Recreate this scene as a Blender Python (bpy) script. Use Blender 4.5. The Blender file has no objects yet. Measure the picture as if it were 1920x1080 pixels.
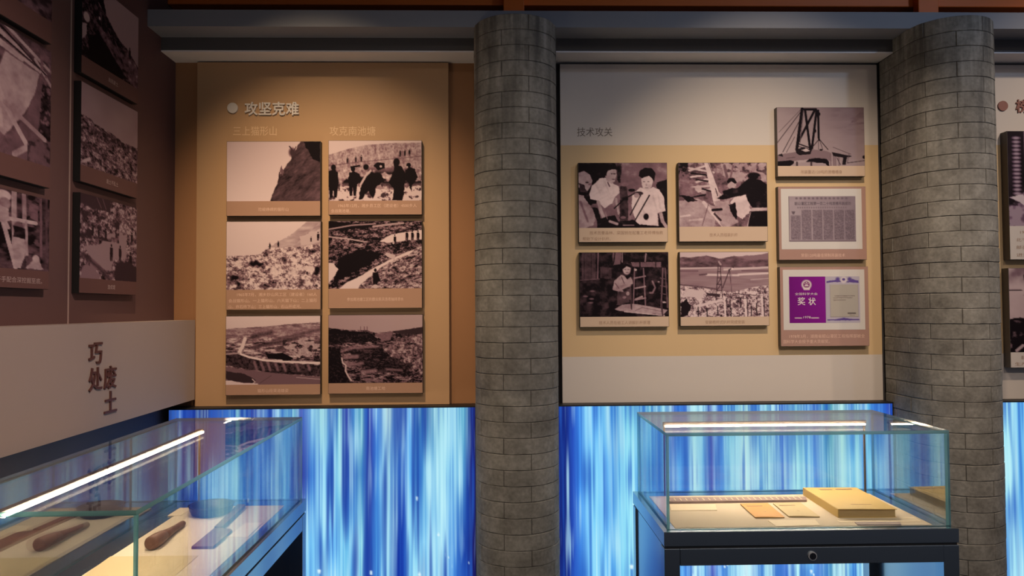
import bpy, bmesh, math, random
import numpy as np
from mathutils import Vector, Matrix

random.seed(7)
EH = 1.55                                   # eye height above the floor
C = bpy.context.scene.collection
scn = bpy.context.scene

# ------------------------------------------------------------------ camera
cam_d = bpy.data.cameras.new('camera')
cam_d.sensor_width = 36.0
cam_d.lens = 36.0 * 1387 / 1920
cam_d.clip_start = 0.02
cam = bpy.data.objects.new('camera', cam_d)
C.objects.link(cam)
_y, _p, _r = math.radians(1.38), math.radians(1.63), math.radians(-0.347)
F = Vector((math.sin(_y) * math.cos(_p), math.cos(_y) * math.cos(_p), math.sin(_p)))
R0 = Vector((math.cos(_y), -math.sin(_y), 0))
U0 = R0.cross(F)
Rr = R0 * math.cos(_r) + U0 * math.sin(_r)
Ur = -R0 * math.sin(_r) + U0 * math.cos(_r)
M = Matrix((Rr, Ur, -F)).transposed().to_4x4()
M.translation = (0, 0, EH)
cam.matrix_world = M
scn.camera = cam

# ------------------------------------------------------------------ world, exposure, room lights and added fills
scn.view_settings.view_transform = 'Standard'
scn.view_settings.look = 'None'
scn.view_settings.exposure = 0.0
scn.view_settings.gamma = 1.0
scn.view_settings.use_curve_mapping = False
scn.cycles.use_denoising = True
scn.cycles.max_bounces = 10
scn.cycles.transparent_max_bounces = 24
scn.cycles.sample_clamp_indirect = 6.0
W = bpy.data.worlds.new('world'); scn.world = W; W.use_nodes = True
W.node_tree.nodes['Background'].inputs[0].default_value = (0.80, 0.82, 1.0, 1)
W.node_tree.nodes['Background'].inputs[1].default_value = 0.16

def spot(name, loc, target, power, angle, blend, color, size=0.03):
    l = bpy.data.lights.new(name, 'SPOT')
    l.energy = power; l.spot_size = math.radians(angle); l.spot_blend = blend
    l.color = color; l.shadow_soft_size = size
    o = bpy.data.objects.new(name, l); C.objects.link(o)
    o.location = (loc[0], loc[1], loc[2] + EH)
    d = Vector((target[0] - loc[0], target[1] - loc[1], target[2] - loc[2]))
    o.rotation_euler = d.to_track_quat('-Z', 'Y').to_euler()
    return o
WARM = (1.0, 0.72, 0.44)
WARM2 = (1.0, 0.78, 0.56)
spot('track_spot', (-0.76, 1.75, 1.95), (-0.76, 3.40, -0.02), 240, 50, 1.0, WARM)
spot('track_spot', (1.15, 1.75, 1.95), (1.24, 3.40, -0.14), 192, 57, 1.0, WARM2)
spot('track_spot', (2.95, 1.75, 1.95), (2.75, 3.40, 0.15), 105, 66, 1.0, WARM2)
spot('track_spot', (0.55, 1.2, 1.95), (-1.40, 2.05, -0.25), 190, 52, 1.0, (1.0, 0.74, 0.60))
for x, tx in ((-0.2, -0.10), (1.5, 1.0), (2.6, 2.1)):
    spot('wash_fill', (x, -0.5, 2.15), (tx, 3.2, -0.55), 112, 50, 1.0, (1.0, 0.84, 0.70), 0.12)  # fill added from out of view to lift the columns and walls

spot('cool_fill', (3.2, 0.6, 2.2), (1.55, 3.2, 1.10), 55, 60, 1.0, (0.55, 0.72, 1.0), 0.10)  # unseen bluish fill added for the beam and column top at right

# ------------------------------------------------------------------ materials
def lin(c):
    c = c / 255.0
    return c / 12.92 if c <= 0.04045 else ((c + 0.055) / 1.055) ** 2.4
def rgb(r, g, b):
    return (lin(r), lin(g), lin(b), 1.0)

def mat(name, col, rough=0.6, metal=0.0, spec=0.5, var=0.0, scale=8.0, bump=0.0, stretch=(1, 1, 1), coat=0.0):
    m = bpy.data.materials.new(name); m.use_nodes = True
    nt = m.node_tree; b = nt.nodes['Principled BSDF']
    b.inputs['Base Color'].default_value = col
    b.inputs['Roughness'].default_value = rough
    b.inputs['Metallic'].default_value = metal
    b.inputs['Specular IOR Level'].default_value = spec
    b.inputs['Coat Weight'].default_value = coat
    b.inputs['Coat Roughness'].default_value = 0.12
    if var or bump:
        tc = nt.nodes.new('ShaderNodeTexCoord'); mp = nt.nodes.new('ShaderNodeMapping')
        mp.inputs['Scale'].default_value = stretch
        no = nt.nodes.new('ShaderNodeTexNoise')
        no.inputs['Scale'].default_value = scale; no.inputs['Detail'].default_value = 6
        nt.links.new(tc.outputs['Object'], mp.inputs[0]); nt.links.new(mp.outputs[0], no.inputs['Vector'])
        if var:
            mx = nt.nodes.new('ShaderNodeMix'); mx.data_type = 'RGBA'
            mx.inputs['A'].default_value = tuple(c * (1 - var) for c in col[:3]) + (1,)
            mx.inputs['B'].default_value = tuple(min(1, c * (1 + var)) for c in col[:3]) + (1,)
            nt.links.new(no.outputs[0], mx.inputs['Factor'])
            nt.links.new(mx.outputs['Result'], b.inputs['Base Color'])
        if bump:
            bp = nt.nodes.new('ShaderNodeBump'); bp.inputs['Strength'].default_value = bump
            bp.inputs['Distance'].default_value = 0.004
            nt.links.new(no.outputs[0], bp.inputs['Height']); nt.links.new(bp.outputs[0], b.inputs['Normal'])
    return m

def print_mat(name, rough=0.6, spec=0.08):
    m = bpy.data.materials.new(name); m.use_nodes = True
    nt = m.node_tree; b = nt.nodes['Principled BSDF']
    a = nt.nodes.new('ShaderNodeVertexColor'); a.layer_name = 'ink'
    nt.links.new(a.outputs[0], b.inputs['Base Color'])
    b.inputs['Roughness'].default_value = rough
    b.inputs['Specular IOR Level'].default_value = spec
    return m

def emit_mat(name, col, strength):
    m = bpy.data.materials.new(name); m.use_nodes = True
    nt = m.node_tree; nt.nodes.clear()
    o = nt.nodes.new('ShaderNodeOutputMaterial'); e = nt.nodes.new('ShaderNodeEmission')
    e.inputs[0].default_value = col; e.inputs[1].default_value = strength
    nt.links.new(e.outputs[0], o.inputs[0])
    return m

def screen_mat():
    m = bpy.data.materials.new('led_screen_picture'); m.use_nodes = True
    nt = m.node_tree; nt.nodes.clear()
    o = nt.nodes.new('ShaderNodeOutputMaterial'); e = nt.nodes.new('ShaderNodeEmission')
    a = nt.nodes.new('ShaderNodeVertexColor'); a.layer_name = 'ink'
    nt.links.new(a.outputs[0], e.inputs[0]); e.inputs[1].default_value = 1.0
    nt.links.new(e.outputs[0], o.inputs[0])
    return m

def glass_mat(name, f0, power, tint):
    m = bpy.data.materials.new(name); m.use_nodes = True
    nt = m.node_tree; nt.nodes.clear()
    o = nt.nodes.new('ShaderNodeOutputMaterial'); mx = nt.nodes.new('ShaderNodeMixShader')
    tr = nt.nodes.new('ShaderNodeBsdfTransparent'); gl = nt.nodes.new('ShaderNodeBsdfGlossy')
    tr.inputs[0].default_value = tint; gl.inputs['Roughness'].default_value = 0.0
    lw = nt.nodes.new('ShaderNodeLayerWeight'); lw.inputs[0].default_value = 0.5
    pw = nt.nodes.new('ShaderNodeMath'); pw.operation = 'POWER'; pw.inputs[1].default_value = power
    ma = nt.nodes.new('ShaderNodeMath'); ma.operation = 'MULTIPLY_ADD'
    ma.inputs[1].default_value = 1 - f0; ma.inputs[2].default_value = f0
    nt.links.new(lw.outputs['Facing'], pw.inputs[0]); nt.links.new(pw.outputs[0], ma.inputs[0])
    nt.links.new(ma.outputs[0], mx.inputs[0])
    nt.links.new(tr.outputs[0], mx.inputs[1]); nt.links.new(gl.outputs[0], mx.inputs[2])
    nt.links.new(mx.outputs[0], o.inputs[0])
    return m

def edge_mat(name, tint, body):
    m = bpy.data.materials.new(name); m.use_nodes = True
    nt = m.node_tree; nt.nodes.clear()
    o = nt.nodes.new('ShaderNodeOutputMaterial'); mx = nt.nodes.new('ShaderNodeMixShader')
    mx2 = nt.nodes.new('ShaderNodeMixShader'); mx2.inputs[0].default_value = 0.25
    tr = nt.nodes.new('ShaderNodeBsdfTransparent'); tr.inputs[0].default_value = tint
    df = nt.nodes.new('ShaderNodeBsdfTranslucent'); df.inputs[0].default_value = body
    gl = nt.nodes.new('ShaderNodeBsdfGlossy'); gl.inputs['Roughness'].default_value = 0.15
    mx.inputs[0].default_value = 0.5
    nt.links.new(tr.outputs[0], mx.inputs[1]); nt.links.new(df.outputs[0], mx.inputs[2])
    nt.links.new(mx.outputs[0], mx2.inputs[1]); nt.links.new(gl.outputs[0], mx2.inputs[2])
    nt.links.new(mx2.outputs[0], o.inputs[0])
    return m

def concrete_mat():
    m = bpy.data.materials.new('weathered_concrete'); m.use_nodes = True
    nt = m.node_tree; b = nt.nodes['Principled BSDF']
    b.inputs['Roughness'].default_value = 0.85; b.inputs['Specular IOR Level'].default_value = 0.2
    geo = nt.nodes.new('ShaderNodeNewGeometry')
    n1 = nt.nodes.new('ShaderNodeTexNoise'); n1.inputs['Scale'].default_value = 9; n1.inputs['Detail'].default_value = 8
    n1.inputs['Roughness'].default_value = 0.65
    n2 = nt.nodes.new('ShaderNodeTexNoise'); n2.inputs['Scale'].default_value = 70; n2.inputs['Detail'].default_value = 5
    mp = nt.nodes.new('ShaderNodeMapping'); mp.inputs['Scale'].default_value = (26, 26, 2.2)
    n3 = nt.nodes.new('ShaderNodeTexNoise'); n3.inputs['Scale'].default_value = 1.0; n3.inputs['Detail'].default_value = 4
    for n in (n1, n2): nt.links.new(geo.outputs['Position'], n.inputs['Vector'])
    nt.links.new(geo.outputs['Position'], mp.inputs[0]); nt.links.new(mp.outputs[0], n3.inputs['Vector'])
    r1 = nt.nodes.new('ShaderNodeValToRGB')
    r1.color_ramp.elements[0].position = 0.30; r1.color_ramp.elements[0].color = (0.135, 0.125, 0.112, 1)
    r1.color_ramp.elements[1].position = 0.72; r1.color_ramp.elements[1].color = (0.30, 0.285, 0.26, 1)
    nt.links.new(n1.outputs[0], r1.inputs[0])
    r2 = nt.nodes.new('ShaderNodeValToRGB')
    r2.color_ramp.elements[0].position = 0.3; r2.color_ramp.elements[0].color = (0.8, 0.8, 0.8, 1)
    r2.color_ramp.elements[1].position = 0.7; r2.color_ramp.elements[1].color = (1.12, 1.12, 1.12, 1)
    nt.links.new(n2.outputs[0], r2.inputs[0])
    mu = nt.nodes.new('ShaderNodeMix'); mu.data_type = 'RGBA'; mu.blend_type = 'MULTIPLY'; mu.inputs['Factor'].default_value = 1
    nt.links.new(r1.outputs[0], mu.inputs['A']); nt.links.new(r2.outputs[0], mu.inputs['B'])
    # pale lime runs that streak down from the top course
    r3 = nt.nodes.new('ShaderNodeValToRGB')
    r3.color_ramp.elements[0].position = 0.57; r3.color_ramp.elements[0].color = (0, 0, 0, 1)
    r3.color_ramp.elements[1].position = 0.75; r3.color_ramp.elements[1].color = (1, 1, 1, 1)
    nt.links.new(n3.outputs[0], r3.inputs[0])
    sx = nt.nodes.new('ShaderNodeSeparateXYZ'); nt.links.new(geo.outputs['Position'], sx.inputs[0])
    mr = nt.nodes.new('ShaderNodeMapRange'); mr.inputs['From Min'].default_value = EH + 0.3; mr.inputs['From Max'].default_value = EH + 1.2
    mr.inputs['To Min'].default_value = 0.0; mr.inputs['To Max'].default_value = 0.75
    nt.links.new(sx.outputs[2], mr.inputs[0])
    mm = nt.nodes.new('ShaderNodeMath'); mm.operation = 'MULTIPLY'
    nt.links.new(r3.outputs[0], mm.inputs[0]); nt.links.new(mr.outputs[0], mm.inputs[1])
    m2 = nt.nodes.new('ShaderNodeMix'); m2.data_type = 'RGBA'
    m2.inputs['B'].default_value = (0.42, 0.40, 0.37, 1)
    nt.links.new(mm.outputs[0], m2.inputs['Factor']); nt.links.new(mu.outputs['Result'], m2.inputs['A'])
    # dark runs between the pale ones, stronger towards the top
    r4 = nt.nodes.new('ShaderNodeValToRGB')
    r4.color_ramp.elements[0].position = 0.34; r4.color_ramp.elements[0].color = (1, 1, 1, 1)
    r4.color_ramp.elements[1].position = 0.50; r4.color_ramp.elements[1].color = (0, 0, 0, 1)
    nt.links.new(n3.outputs[0], r4.inputs[0])
    mm4 = nt.nodes.new('ShaderNodeMath'); mm4.operation = 'MULTIPLY'
    nt.links.new(r4.outputs[0], mm4.inputs[0]); nt.links.new(mr.outputs[0], mm4.inputs[1])
    m4 = nt.nodes.new('ShaderNodeMix'); m4.data_type = 'RGBA'
    m4.inputs['B'].default_value = (0.075, 0.072, 0.07, 1)
    nt.links.new(mm4.outputs[0], m4.inputs['Factor']); nt.links.new(m2.outputs['Result'], m4.inputs['A'])
    nt.links.new(m4.outputs['Result'], b.inputs['Base Color'])
    bp = nt.nodes.new('ShaderNodeBump'); bp.inputs['Strength'].default_value = 0.35; bp.inputs['Distance'].default_value = 0.004
    nt.links.new(n2.outputs[0], bp.inputs['Height']); nt.links.new(bp.outputs[0], b.inputs['Normal'])
    return m

MT = dict(
    wall_orange=mat('orange_brown_wall_paint', (0.31, 0.15, 0.068, 1), 0.8, var=0.06, scale=3),
    wall_brown=mat('dark_brown_wall_panel', (0.128, 0.064, 0.062, 1), 0.7, var=0.06, scale=2),
    wall_low=mat('dark_blue_grey_paint', (0.085, 0.072, 0.085, 1), 0.6, var=0.08, scale=3),
    seam=mat('pale_seam_strip', (0.42, 0.30, 0.27, 1), 0.5),
    floor=mat('dark_stone_floor', (0.06, 0.058, 0.06, 1), 0.35, var=0.15, scale=5),
    ceiling=mat('black_ceiling_paint', (0.012, 0.012, 0.014, 1), 0.9, var=0.1),
    beam=mat('blue_grey_beam_paint', (0.22, 0.23, 0.27, 1), 0.6, var=0.05, scale=4),
    beam_dark=mat('dark_board_paint', (0.085, 0.078, 0.08, 1), 0.7, var=0.06),
    soffit=mat('pale_soffit_paint', (0.78, 0.75, 0.77, 1), 0.7, var=0.03),
    wall_dark=mat('black_upper_wall', (0.05, 0.045, 0.05, 1), 0.9, var=0.05),
    orange=mat('orange_red_timber', (0.78, 0.16, 0.014, 1), 0.55, var=0.12, scale=6, stretch=(1, 8, 8)),
    panel_tan=mat('tan_printed_board', (0.43, 0.262, 0.142, 1), 0.6, spec=0.3, var=0.03, scale=2),
    panel_white=mat('off_white_board', (0.56, 0.50, 0.46, 1), 0.6, spec=0.3, var=0.02, scale=2),
    panel_mid=mat('straw_printed_board', (0.58, 0.41, 0.23, 1), 0.6, spec=0.3, var=0.02, scale=2),
    panel_side=mat('black_board_edge', (0.012, 0.011, 0.012, 1), 0.6),
    band=mat('mushroom_sign_board', (0.40, 0.325, 0.295, 1), 0.6, spec=0.3, var=0.03, scale=2),
    letter_white=mat('white_letter_paint', (0.62, 0.57, 0.54, 1), 0.5),
    letter_print=mat('pale_print_ink', (0.62, 0.42, 0.26, 1), 0.6),
    letter_dark=mat('dark_red_brown_letter', (0.10, 0.035, 0.028, 1), 0.5),
    letter_grey=mat('grey_brown_ink', (0.13, 0.10, 0.085, 1), 0.6),
    letter_rust=mat('rust_brown_letter', (0.22, 0.075, 0.055, 1), 0.5),
    caption=mat('terracotta_caption_card', (0.37, 0.215, 0.150, 1), 0.6, spec=0.3, var=0.02),
    caption_mauve=mat('mauve_brown_caption_card', (0.35, 0.205, 0.17, 1), 0.6, spec=0.3, var=0.02),
    caption_dim=mat('maroon_caption_card', (0.135, 0.064, 0.060, 1), 0.6, spec=0.3, var=0.02),
    caption_pale=mat('pale_caption_card', (0.54, 0.395, 0.295, 1), 0.6, spec=0.3, var=0.02),
    caption_white=mat('white_caption_card', (0.56, 0.50, 0.47, 1), 0.6, spec=0.3, var=0.02),
    mount=mat('white_mount_card', (0.56, 0.52, 0.50, 1), 0.6, spec=0.3, var=0.02),
    ink_pale=mat('pale_caption_ink', (0.66, 0.44, 0.35, 1), 0.6),
    ink_brown=mat('brown_caption_ink', (0.29, 0.17, 0.11, 1), 0.6),
    ink_dim=mat('grey_caption_ink', (0.50, 0.37, 0.36, 1), 0.6),
    ink_black=mat('black_newsprint_ink', (0.09, 0.06, 0.085, 1), 0.6),
    ink_white=mat('white_certificate_ink', (0.66, 0.58, 0.60, 1), 0.6),
    board_dark=mat('dark_board_side', (0.020, 0.014, 0.012, 1), 0.6),
    board_black=mat('black_board_side', (0.008, 0.008, 0.008, 1), 0.6),
    board_grey=mat('grey_brown_board_side', (0.085, 0.07, 0.062, 1), 0.6),
    print=print_mat('photographic_print'),
    screen=screen_mat(),
    bezel=mat('black_screen_bezel', (0.008, 0.008, 0.01, 1), 0.5),
    mortar=mat('dark_mortar', (0.055, 0.050, 0.045, 1), 0.95, var=0.2, scale=30),
    brick=concrete_mat(),
    case=mat('dark_gunmetal_paint', (0.36, 0.42, 0.47, 1), 0.26, metal=1.0, spec=0.6, var=0.04, scale=3, coat=1.0),
    case_gap=mat('black_shadow_gap', (0.006, 0.007, 0.01, 1), 0.6),
    deck=mat('beige_fabric_deck', (0.60, 0.50, 0.38, 1), 0.85, var=0.03, scale=60, bump=0.05),
    glass=glass_mat('clear_case_glass', 0.03, 5.4, (0.975, 0.992, 0.99, 1)),
    glass_strong=glass_mat('reflective_case_glass', 0.16, 2.2, (0.95, 0.985, 0.985, 1)),
    glass_mid=glass_mat('semi_reflective_case_glass', 0.06, 3.0, (0.97, 0.99, 0.99, 1)),
    glass_edge=edge_mat('green_glass_edge', (0.22, 0.52, 0.55, 1), (0.26, 0.56, 0.62, 1)),
    lamp_metal=mat('brushed_lamp_metal', (0.16, 0.12, 0.10, 1), 0.4, metal=0.6),
    lamp_light=emit_mat('warm_led_strip', (1.0, 0.80, 0.56, 1), 190.0),
    lock=mat('chrome_lock', (0.62, 0.63, 0.66, 1), 0.35, metal=0.35),
    lock_dark=mat('lock_core', (0.10, 0.10, 0.12, 1), 0.3, metal=1.0),
    book=mat('yellow_book_cover', (0.54, 0.37, 0.125, 1), 0.6, var=0.05, scale=10),
    pages=mat('yellowed_page_edges', (0.42, 0.30, 0.14, 1), 0.8, var=0.25, scale=30, stretch=(1, 1, 30)),
    booklet_orange=mat('orange_booklet_cover', (0.62, 0.32, 0.10, 1), 0.65, var=0.05, scale=12),
    booklet_pale=mat('pale_straw_booklet_cover', (0.52, 0.40, 0.22, 1), 0.65, var=0.05, scale=12),
    paper=mat('cream_card', (0.76, 0.63, 0.46, 1), 0.7, var=0.03),
    paper_yellow=mat('yellowed_paper', (0.50, 0.39, 0.22, 1), 0.7, var=0.05),
    paper_grey=mat('grey_mauve_card', (0.36, 0.29, 0.28, 1), 0.7, var=0.03),
    stripe=mat('mauve_brown_stripe', (0.30, 0.21, 0.20, 1), 0.6, var=0.35, scale=30),
    wood=mat('dark_red_brown_wood', (0.14, 0.052, 0.028, 1), 0.55, var=0.3, scale=14, stretch=(6, 1, 6)),
    iron=mat('dark_iron', (0.035, 0.03, 0.032, 1), 0.45, metal=0.6, var=0.2, scale=20),
)

# ------------------------------------------------------------------ mesh helpers (z is measured from eye level)
def link(name, me, m=None, parent=None):
    o = bpy.data.objects.new(name, me); C.objects.link(o)
    if m is not None:
        for x in (m if isinstance(m, (list, tuple)) else [m]): me.materials.append(x)
    if parent is not None: o.parent = parent
    return o
def thing(name, label, cat, loc, group=None):
    o = bpy.data.objects.new(name, None); C.objects.link(o)
    o.location = (loc[0], loc[1], loc[2] + EH); o.empty_display_size = 0.05
    o['label'] = label; o['category'] = cat
    if group: o['group'] = group
    return o
def tag(o, label, cat, group=None):
    o['label'] = label; o['category'] = cat
    if group: o['group'] = group
    return o
def struct(o):
    o['kind'] = 'structure'; return o
def off(parent):
    v = Vector((0, 0, 0))
    while parent is not None:
        v = v + Vector(parent.location); parent = parent.parent
    return v

def box_mesh(name, a, b, bevel=0.0):
    bm = bmesh.new()
    bmesh.ops.create_cube(bm, size=1)
    s = [b[i] - a[i] for i in range(3)]; c = [(a[i] + b[i]) / 2 for i in range(3)]
    for v in bm.verts: v.co = Vector((v.co.x * s[0] + c[0], v.co.y * s[1] + c[1], v.co.z * s[2] + c[2]))
    if bevel: bmesh.ops.bevel(bm, geom=bm.edges[:], offset=bevel, segments=2, affect='EDGES', profile=0.5)
    me = bpy.data.meshes.new(name); bm.to_mesh(me); bm.free()
    return me
def box(name, x0, x1, y0, y1, z0, z1, m, parent=None, bevel=0.0):
    """axis-aligned box, z from eye level; its origin sits at its base centre, or at its parent's origin"""
    if parent is None:
        o_ = Vector(((x0 + x1) / 2, (y0 + y1) / 2, z0 + EH))
    else:
        o_ = off(parent)
    a = (x0 - o_.x, y0 - o_.y, z0 + EH - o_.z); b = (x1 - o_.x, y1 - o_.y, z1 + EH - o_.z)
    o = link(name, box_mesh(name, a, b, bevel), m, parent)
    if parent is None: o.location = o_
    return o

_tc = {}
def text_mesh(s, size, bold=0.0, depth=0.0, align='CENTER'):
    cu = bpy.data.curves.new('lettering', 'FONT')
    cu.body = s; cu.size = size; cu.align_x = align; cu.align_y = 'CENTER'
    cu.extrude = depth; cu.resolution_u = 2
    o = bpy.data.objects.new('lettering', cu); C.objects.link(o)
    dg = bpy.context.evaluated_depsgraph_get(); dg.update()
    me = bpy.data.meshes.new_from_object(o.evaluated_get(dg))
    bpy.data.objects.remove(o); bpy.data.curves.remove(cu)
    me.materials.clear()
    return me
def fit_text(name, s, cx, cz, y, h, m, parent, w=None, bold=0.0, depth=0.0003, align='CENTER', axis='Y'):
    """lettering standing on a wall; h = glyph height; w = total width"""
    me = text_mesh(s, 1.0, bold, 0.0, align)
    n = len(me.vertices); co = np.empty(n * 3, np.float32); me.vertices.foreach_get('co', co); co = co.reshape(-1, 3)
    mn, mx = co.min(0), co.max(0)
    hh = 0.92
    k = h / hh
    kx = k if w is None else w / (mx[0] - mn[0])
    if align == 'CENTER': ox = (mn[0] + mx[0]) / 2
    else: ox = mn[0]
    oz = (mn[1] + mx[1]) / 2 if len(s) <= 6 else 0.28
    P = np.zeros_like(co)
    p = off(parent)
    if axis == 'Y':
        P[:, 0] = (co[:, 0] - ox) * kx + cx - p.x; P[:, 1] = y - p.y; P[:, 2] = (co[:, 1] - oz) * k + cz + EH - p.z
    elif axis == 'X':
        P[:, 1] = (co[:, 0] - ox) * kx + cx - p.y; P[:, 0] = y - p.x; P[:, 2] = (co[:, 1] - oz) * k + cz + EH - p.z
    me.vertices.foreach_set('co', P.ravel()); me.update()
    if bold:
        bm = bmesh.new()
        ax = 0 if axis == 'Y' else 1
        nrm = 1 if axis == 'Y' else 0
        for i_, (dx, dz) in enumerate(((0, 0), (bold, 0), (-bold, 0), (0, bold), (0, -bold))):
            v0 = len(bm.verts); bm.from_mesh(me); bm.verts.ensure_lookup_table()
            for v in bm.verts[v0:]:
                v.co[ax] += dx * h; v.co[2] += dz * h; v.co[nrm] += (1 if axis == 'Y' else -1) * i_ * 1e-5
        bm.to_mesh(me); bm.free()
    if depth > 0.0006:
        bm = bmesh.new(); bm.from_mesh(me)
        bmesh.ops.remove_doubles(bm, verts=bm.verts, dist=1e-6)
        r = bmesh.ops.extrude_face_region(bm, geom=bm.faces[:])
        dv = Vector((0, depth, 0)) if axis == 'Y' else Vector((-depth, 0, 0))
        for e in r['geom']:
            if isinstance(e, bmesh.types.BMVert): e.co += dv
        bmesh.ops.recalc_face_normals(bm, faces=bm.faces[:])
        bm.to_mesh(me); bm.free()
    return link(name, me, m, parent)

def grid_print(name, x0, x1, z0, z1, y, img, m, parent, axis='Y'):
    """a flat print: one colour per vertex; img is (rows, cols, 3), row 0 at the top"""
    h, w = img.shape[:2]
    p = off(parent)
    us = np.linspace(x0, x1, w); vs = np.linspace(z1, z0, h) + EH
    A, B = np.meshgrid(us, vs)
    co = np.zeros((h * w, 3), np.float32)
    if axis == 'Y':
        co[:, 0] = A.ravel() - p.x; co[:, 1] = y - p.y
    else:
        co[:, 1] = A.ravel() - p.y; co[:, 0] = y - p.x
    co[:, 2] = B.ravel() - p.z
    i = np.arange((h - 1) * (w - 1)); r = i // (w - 1); c = i % (w - 1); a = r * w + c
    fc = np.stack([a, a + w, a + w + 1, a + 1], 1)
    if axis == 'X': fc = np.stack([a, a + w, a + w + 1, a + 1], 1)
    me = bpy.data.meshes.new(name)
    me.vertices.add(h * w); me.vertices.foreach_set('co', co.ravel())
    nf = len(fc)
    me.loops.add(nf * 4); me.loops.foreach_set('vertex_index', fc.astype(np.int32).ravel())
    me.polygons.add(nf); me.polygons.foreach_set('loop_start', np.arange(0, nf * 4, 4, dtype=np.int32))
    me.update(); me.validate()
    ca = me.color_attributes.new('ink', 'FLOAT_COLOR', 'POINT')
    col = np.ones((h * w, 4), np.float32); col[:, :3] = img.reshape(-1, 3)
    ca.data.foreach_set('color', col.ravel())
    return link(name, me, m, parent)

# ------------------------------------------------------------------ a small painter for the printed pictures
class Pic:
    def __init__(s, w, h, base=0.5, seed=1):
        s.w, s.h = w, h
        s.U, s.V = np.meshgrid(np.linspace(0, 1, w), np.linspace(0, 1, h))
        s.T = np.full((h, w), float(base)); s.asp = w / h
        s.rs = np.random.RandomState(seed)
    def noise(s, fx, fy, octv=4, gain=0.55, shear=0.0):
        out = np.zeros((s.h, s.w)); amp = 1.0; tot = 0
        for o in range(octv):
            nx, ny = int(fx * 2 ** o) + 3, int(fy * 2 ** o) + 3
            g = s.rs.rand(ny + 1, nx + 3)
            x = ((s.U + shear * s.V) % 1.0) * (nx - 1.01); y = s.V * (ny - 1.01)
            xi, yi = x.astype(int), y.astype(int); xf, yf = x - xi, y - yi
            xf = xf * xf * (3 - 2 * xf); yf = yf * yf * (3 - 2 * yf)
            v = (g[yi, xi] * (1 - xf) + g[yi, xi + 1] * xf) * (1 - yf) + (g[yi + 1, xi] * (1 - xf) + g[yi + 1, xi + 1] * xf) * yf
            out += v * amp; tot += amp; amp *= gain
        return out / tot
    def put(s, m, tone): s.T = s.T * (1 - m) + tone * m
    def mask(s, pts, rough=0.0, rf=18):
        U, V = s.U, s.V
        if rough:
            U = U + (s.noise(rf, rf, 3) - 0.5) * rough * 2; V = V + (s.noise(rf, rf, 3) - 0.5) * rough * 2
        n = len(pts); acc = np.zeros_like(U)
        for dx, dy in ((-.25, -.25), (.25, -.25), (-.25, .25), (.25, .25)):
            x = U + dx / s.w; y = V + dy / s.h
            ins = np.zeros(U.shape, bool)
            for i in range(n):
                x0, y0 = pts[i]; x1, y1 = pts[(i + 1) % n]
                if y0 == y1: continue
                c = ((y0 > y) != (y1 > y)) & (x < (x1 - x0) * (y - y0) / (y1 - y0) + x0)
                ins ^= c
            acc += ins
        return acc / 4
    def detail(s, amp, fx, fy, where=None, shear=0.0):
        n = (s.noise(fx, fy, 2, .9, shear) - .5) * 2 * amp
        s.T = np.clip(s.T + (n if where is None else n * where), 0.02, 1)
    def poly(s, pts, tone, rough=0.0, rf=18): s.put(s.mask(pts, rough, rf), tone)
    def ell(s, cx, cy, rx, ry, tone, soft=0.25):
        d = np.sqrt(((s.U - cx) / rx) ** 2 + ((s.V - cy) / ry) ** 2)
        s.put(np.clip((1 + soft / 2 - d) / soft, 0, 1), tone)
    def line(s, pts, wd, tone, soft=0.006):
        best = np.full(s.U.shape, 9.0)
        for (x0, y0), (x1, y1) in zip(pts[:-1], pts[1:]):
            a = s.asp; dx, dy = (x1 - x0) * a, y1 - y0; L = dx * dx + dy * dy + 1e-9
            t = np.clip((((s.U - x0) * a) * dx + (s.V - y0) * dy) / L, 0, 1)
            best = np.minimum(best, np.hypot((s.U - x0) * a - t * dx, s.V - y0 - t * dy))
        s.put(np.clip((wd / 2 - best) / soft + 0.5, 0, 1), tone)
    def man(s, x, y, h, tone=0.03, lean=0.0, light=None):
        a = 1 / s.asp
        s.ell(x + lean * h, y - h * 0.90, h * 0.075 * a, h * 0.09, tone)
        s.poly([(x - .13 * h * a + lean * h * .8, y - h * .78), (x + .13 * h * a + lean * h * .8, y - h * .78), (x + .15 * h * a + lean * h * .3, y - h * .42), (x + .10 * h * a, y), (x + .02 * h * a, y), (x, y - h * .3), (x - .03 * h * a, y), (x - .11 * h * a, y), (x - .14 * h * a + lean * h * .3, y - h * .42)], tone if light is None else light)
    def col(s, dark=(0.006, 0.003, 0.005), mid=(0.205, 0.112, 0.140), light=(0.66, 0.515, 0.53)):
        T = np.clip(s.T, 0, 1); T = np.clip(.5 + (T - .46) * 1.28, 0, 1)[..., None]
        d, m, l = map(np.array, (dark, mid, light))
        return np.where(T < .5, d + (m - d) * T * 2, m + (l - m) * (T - .5) * 2).astype(np.float32)

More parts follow.
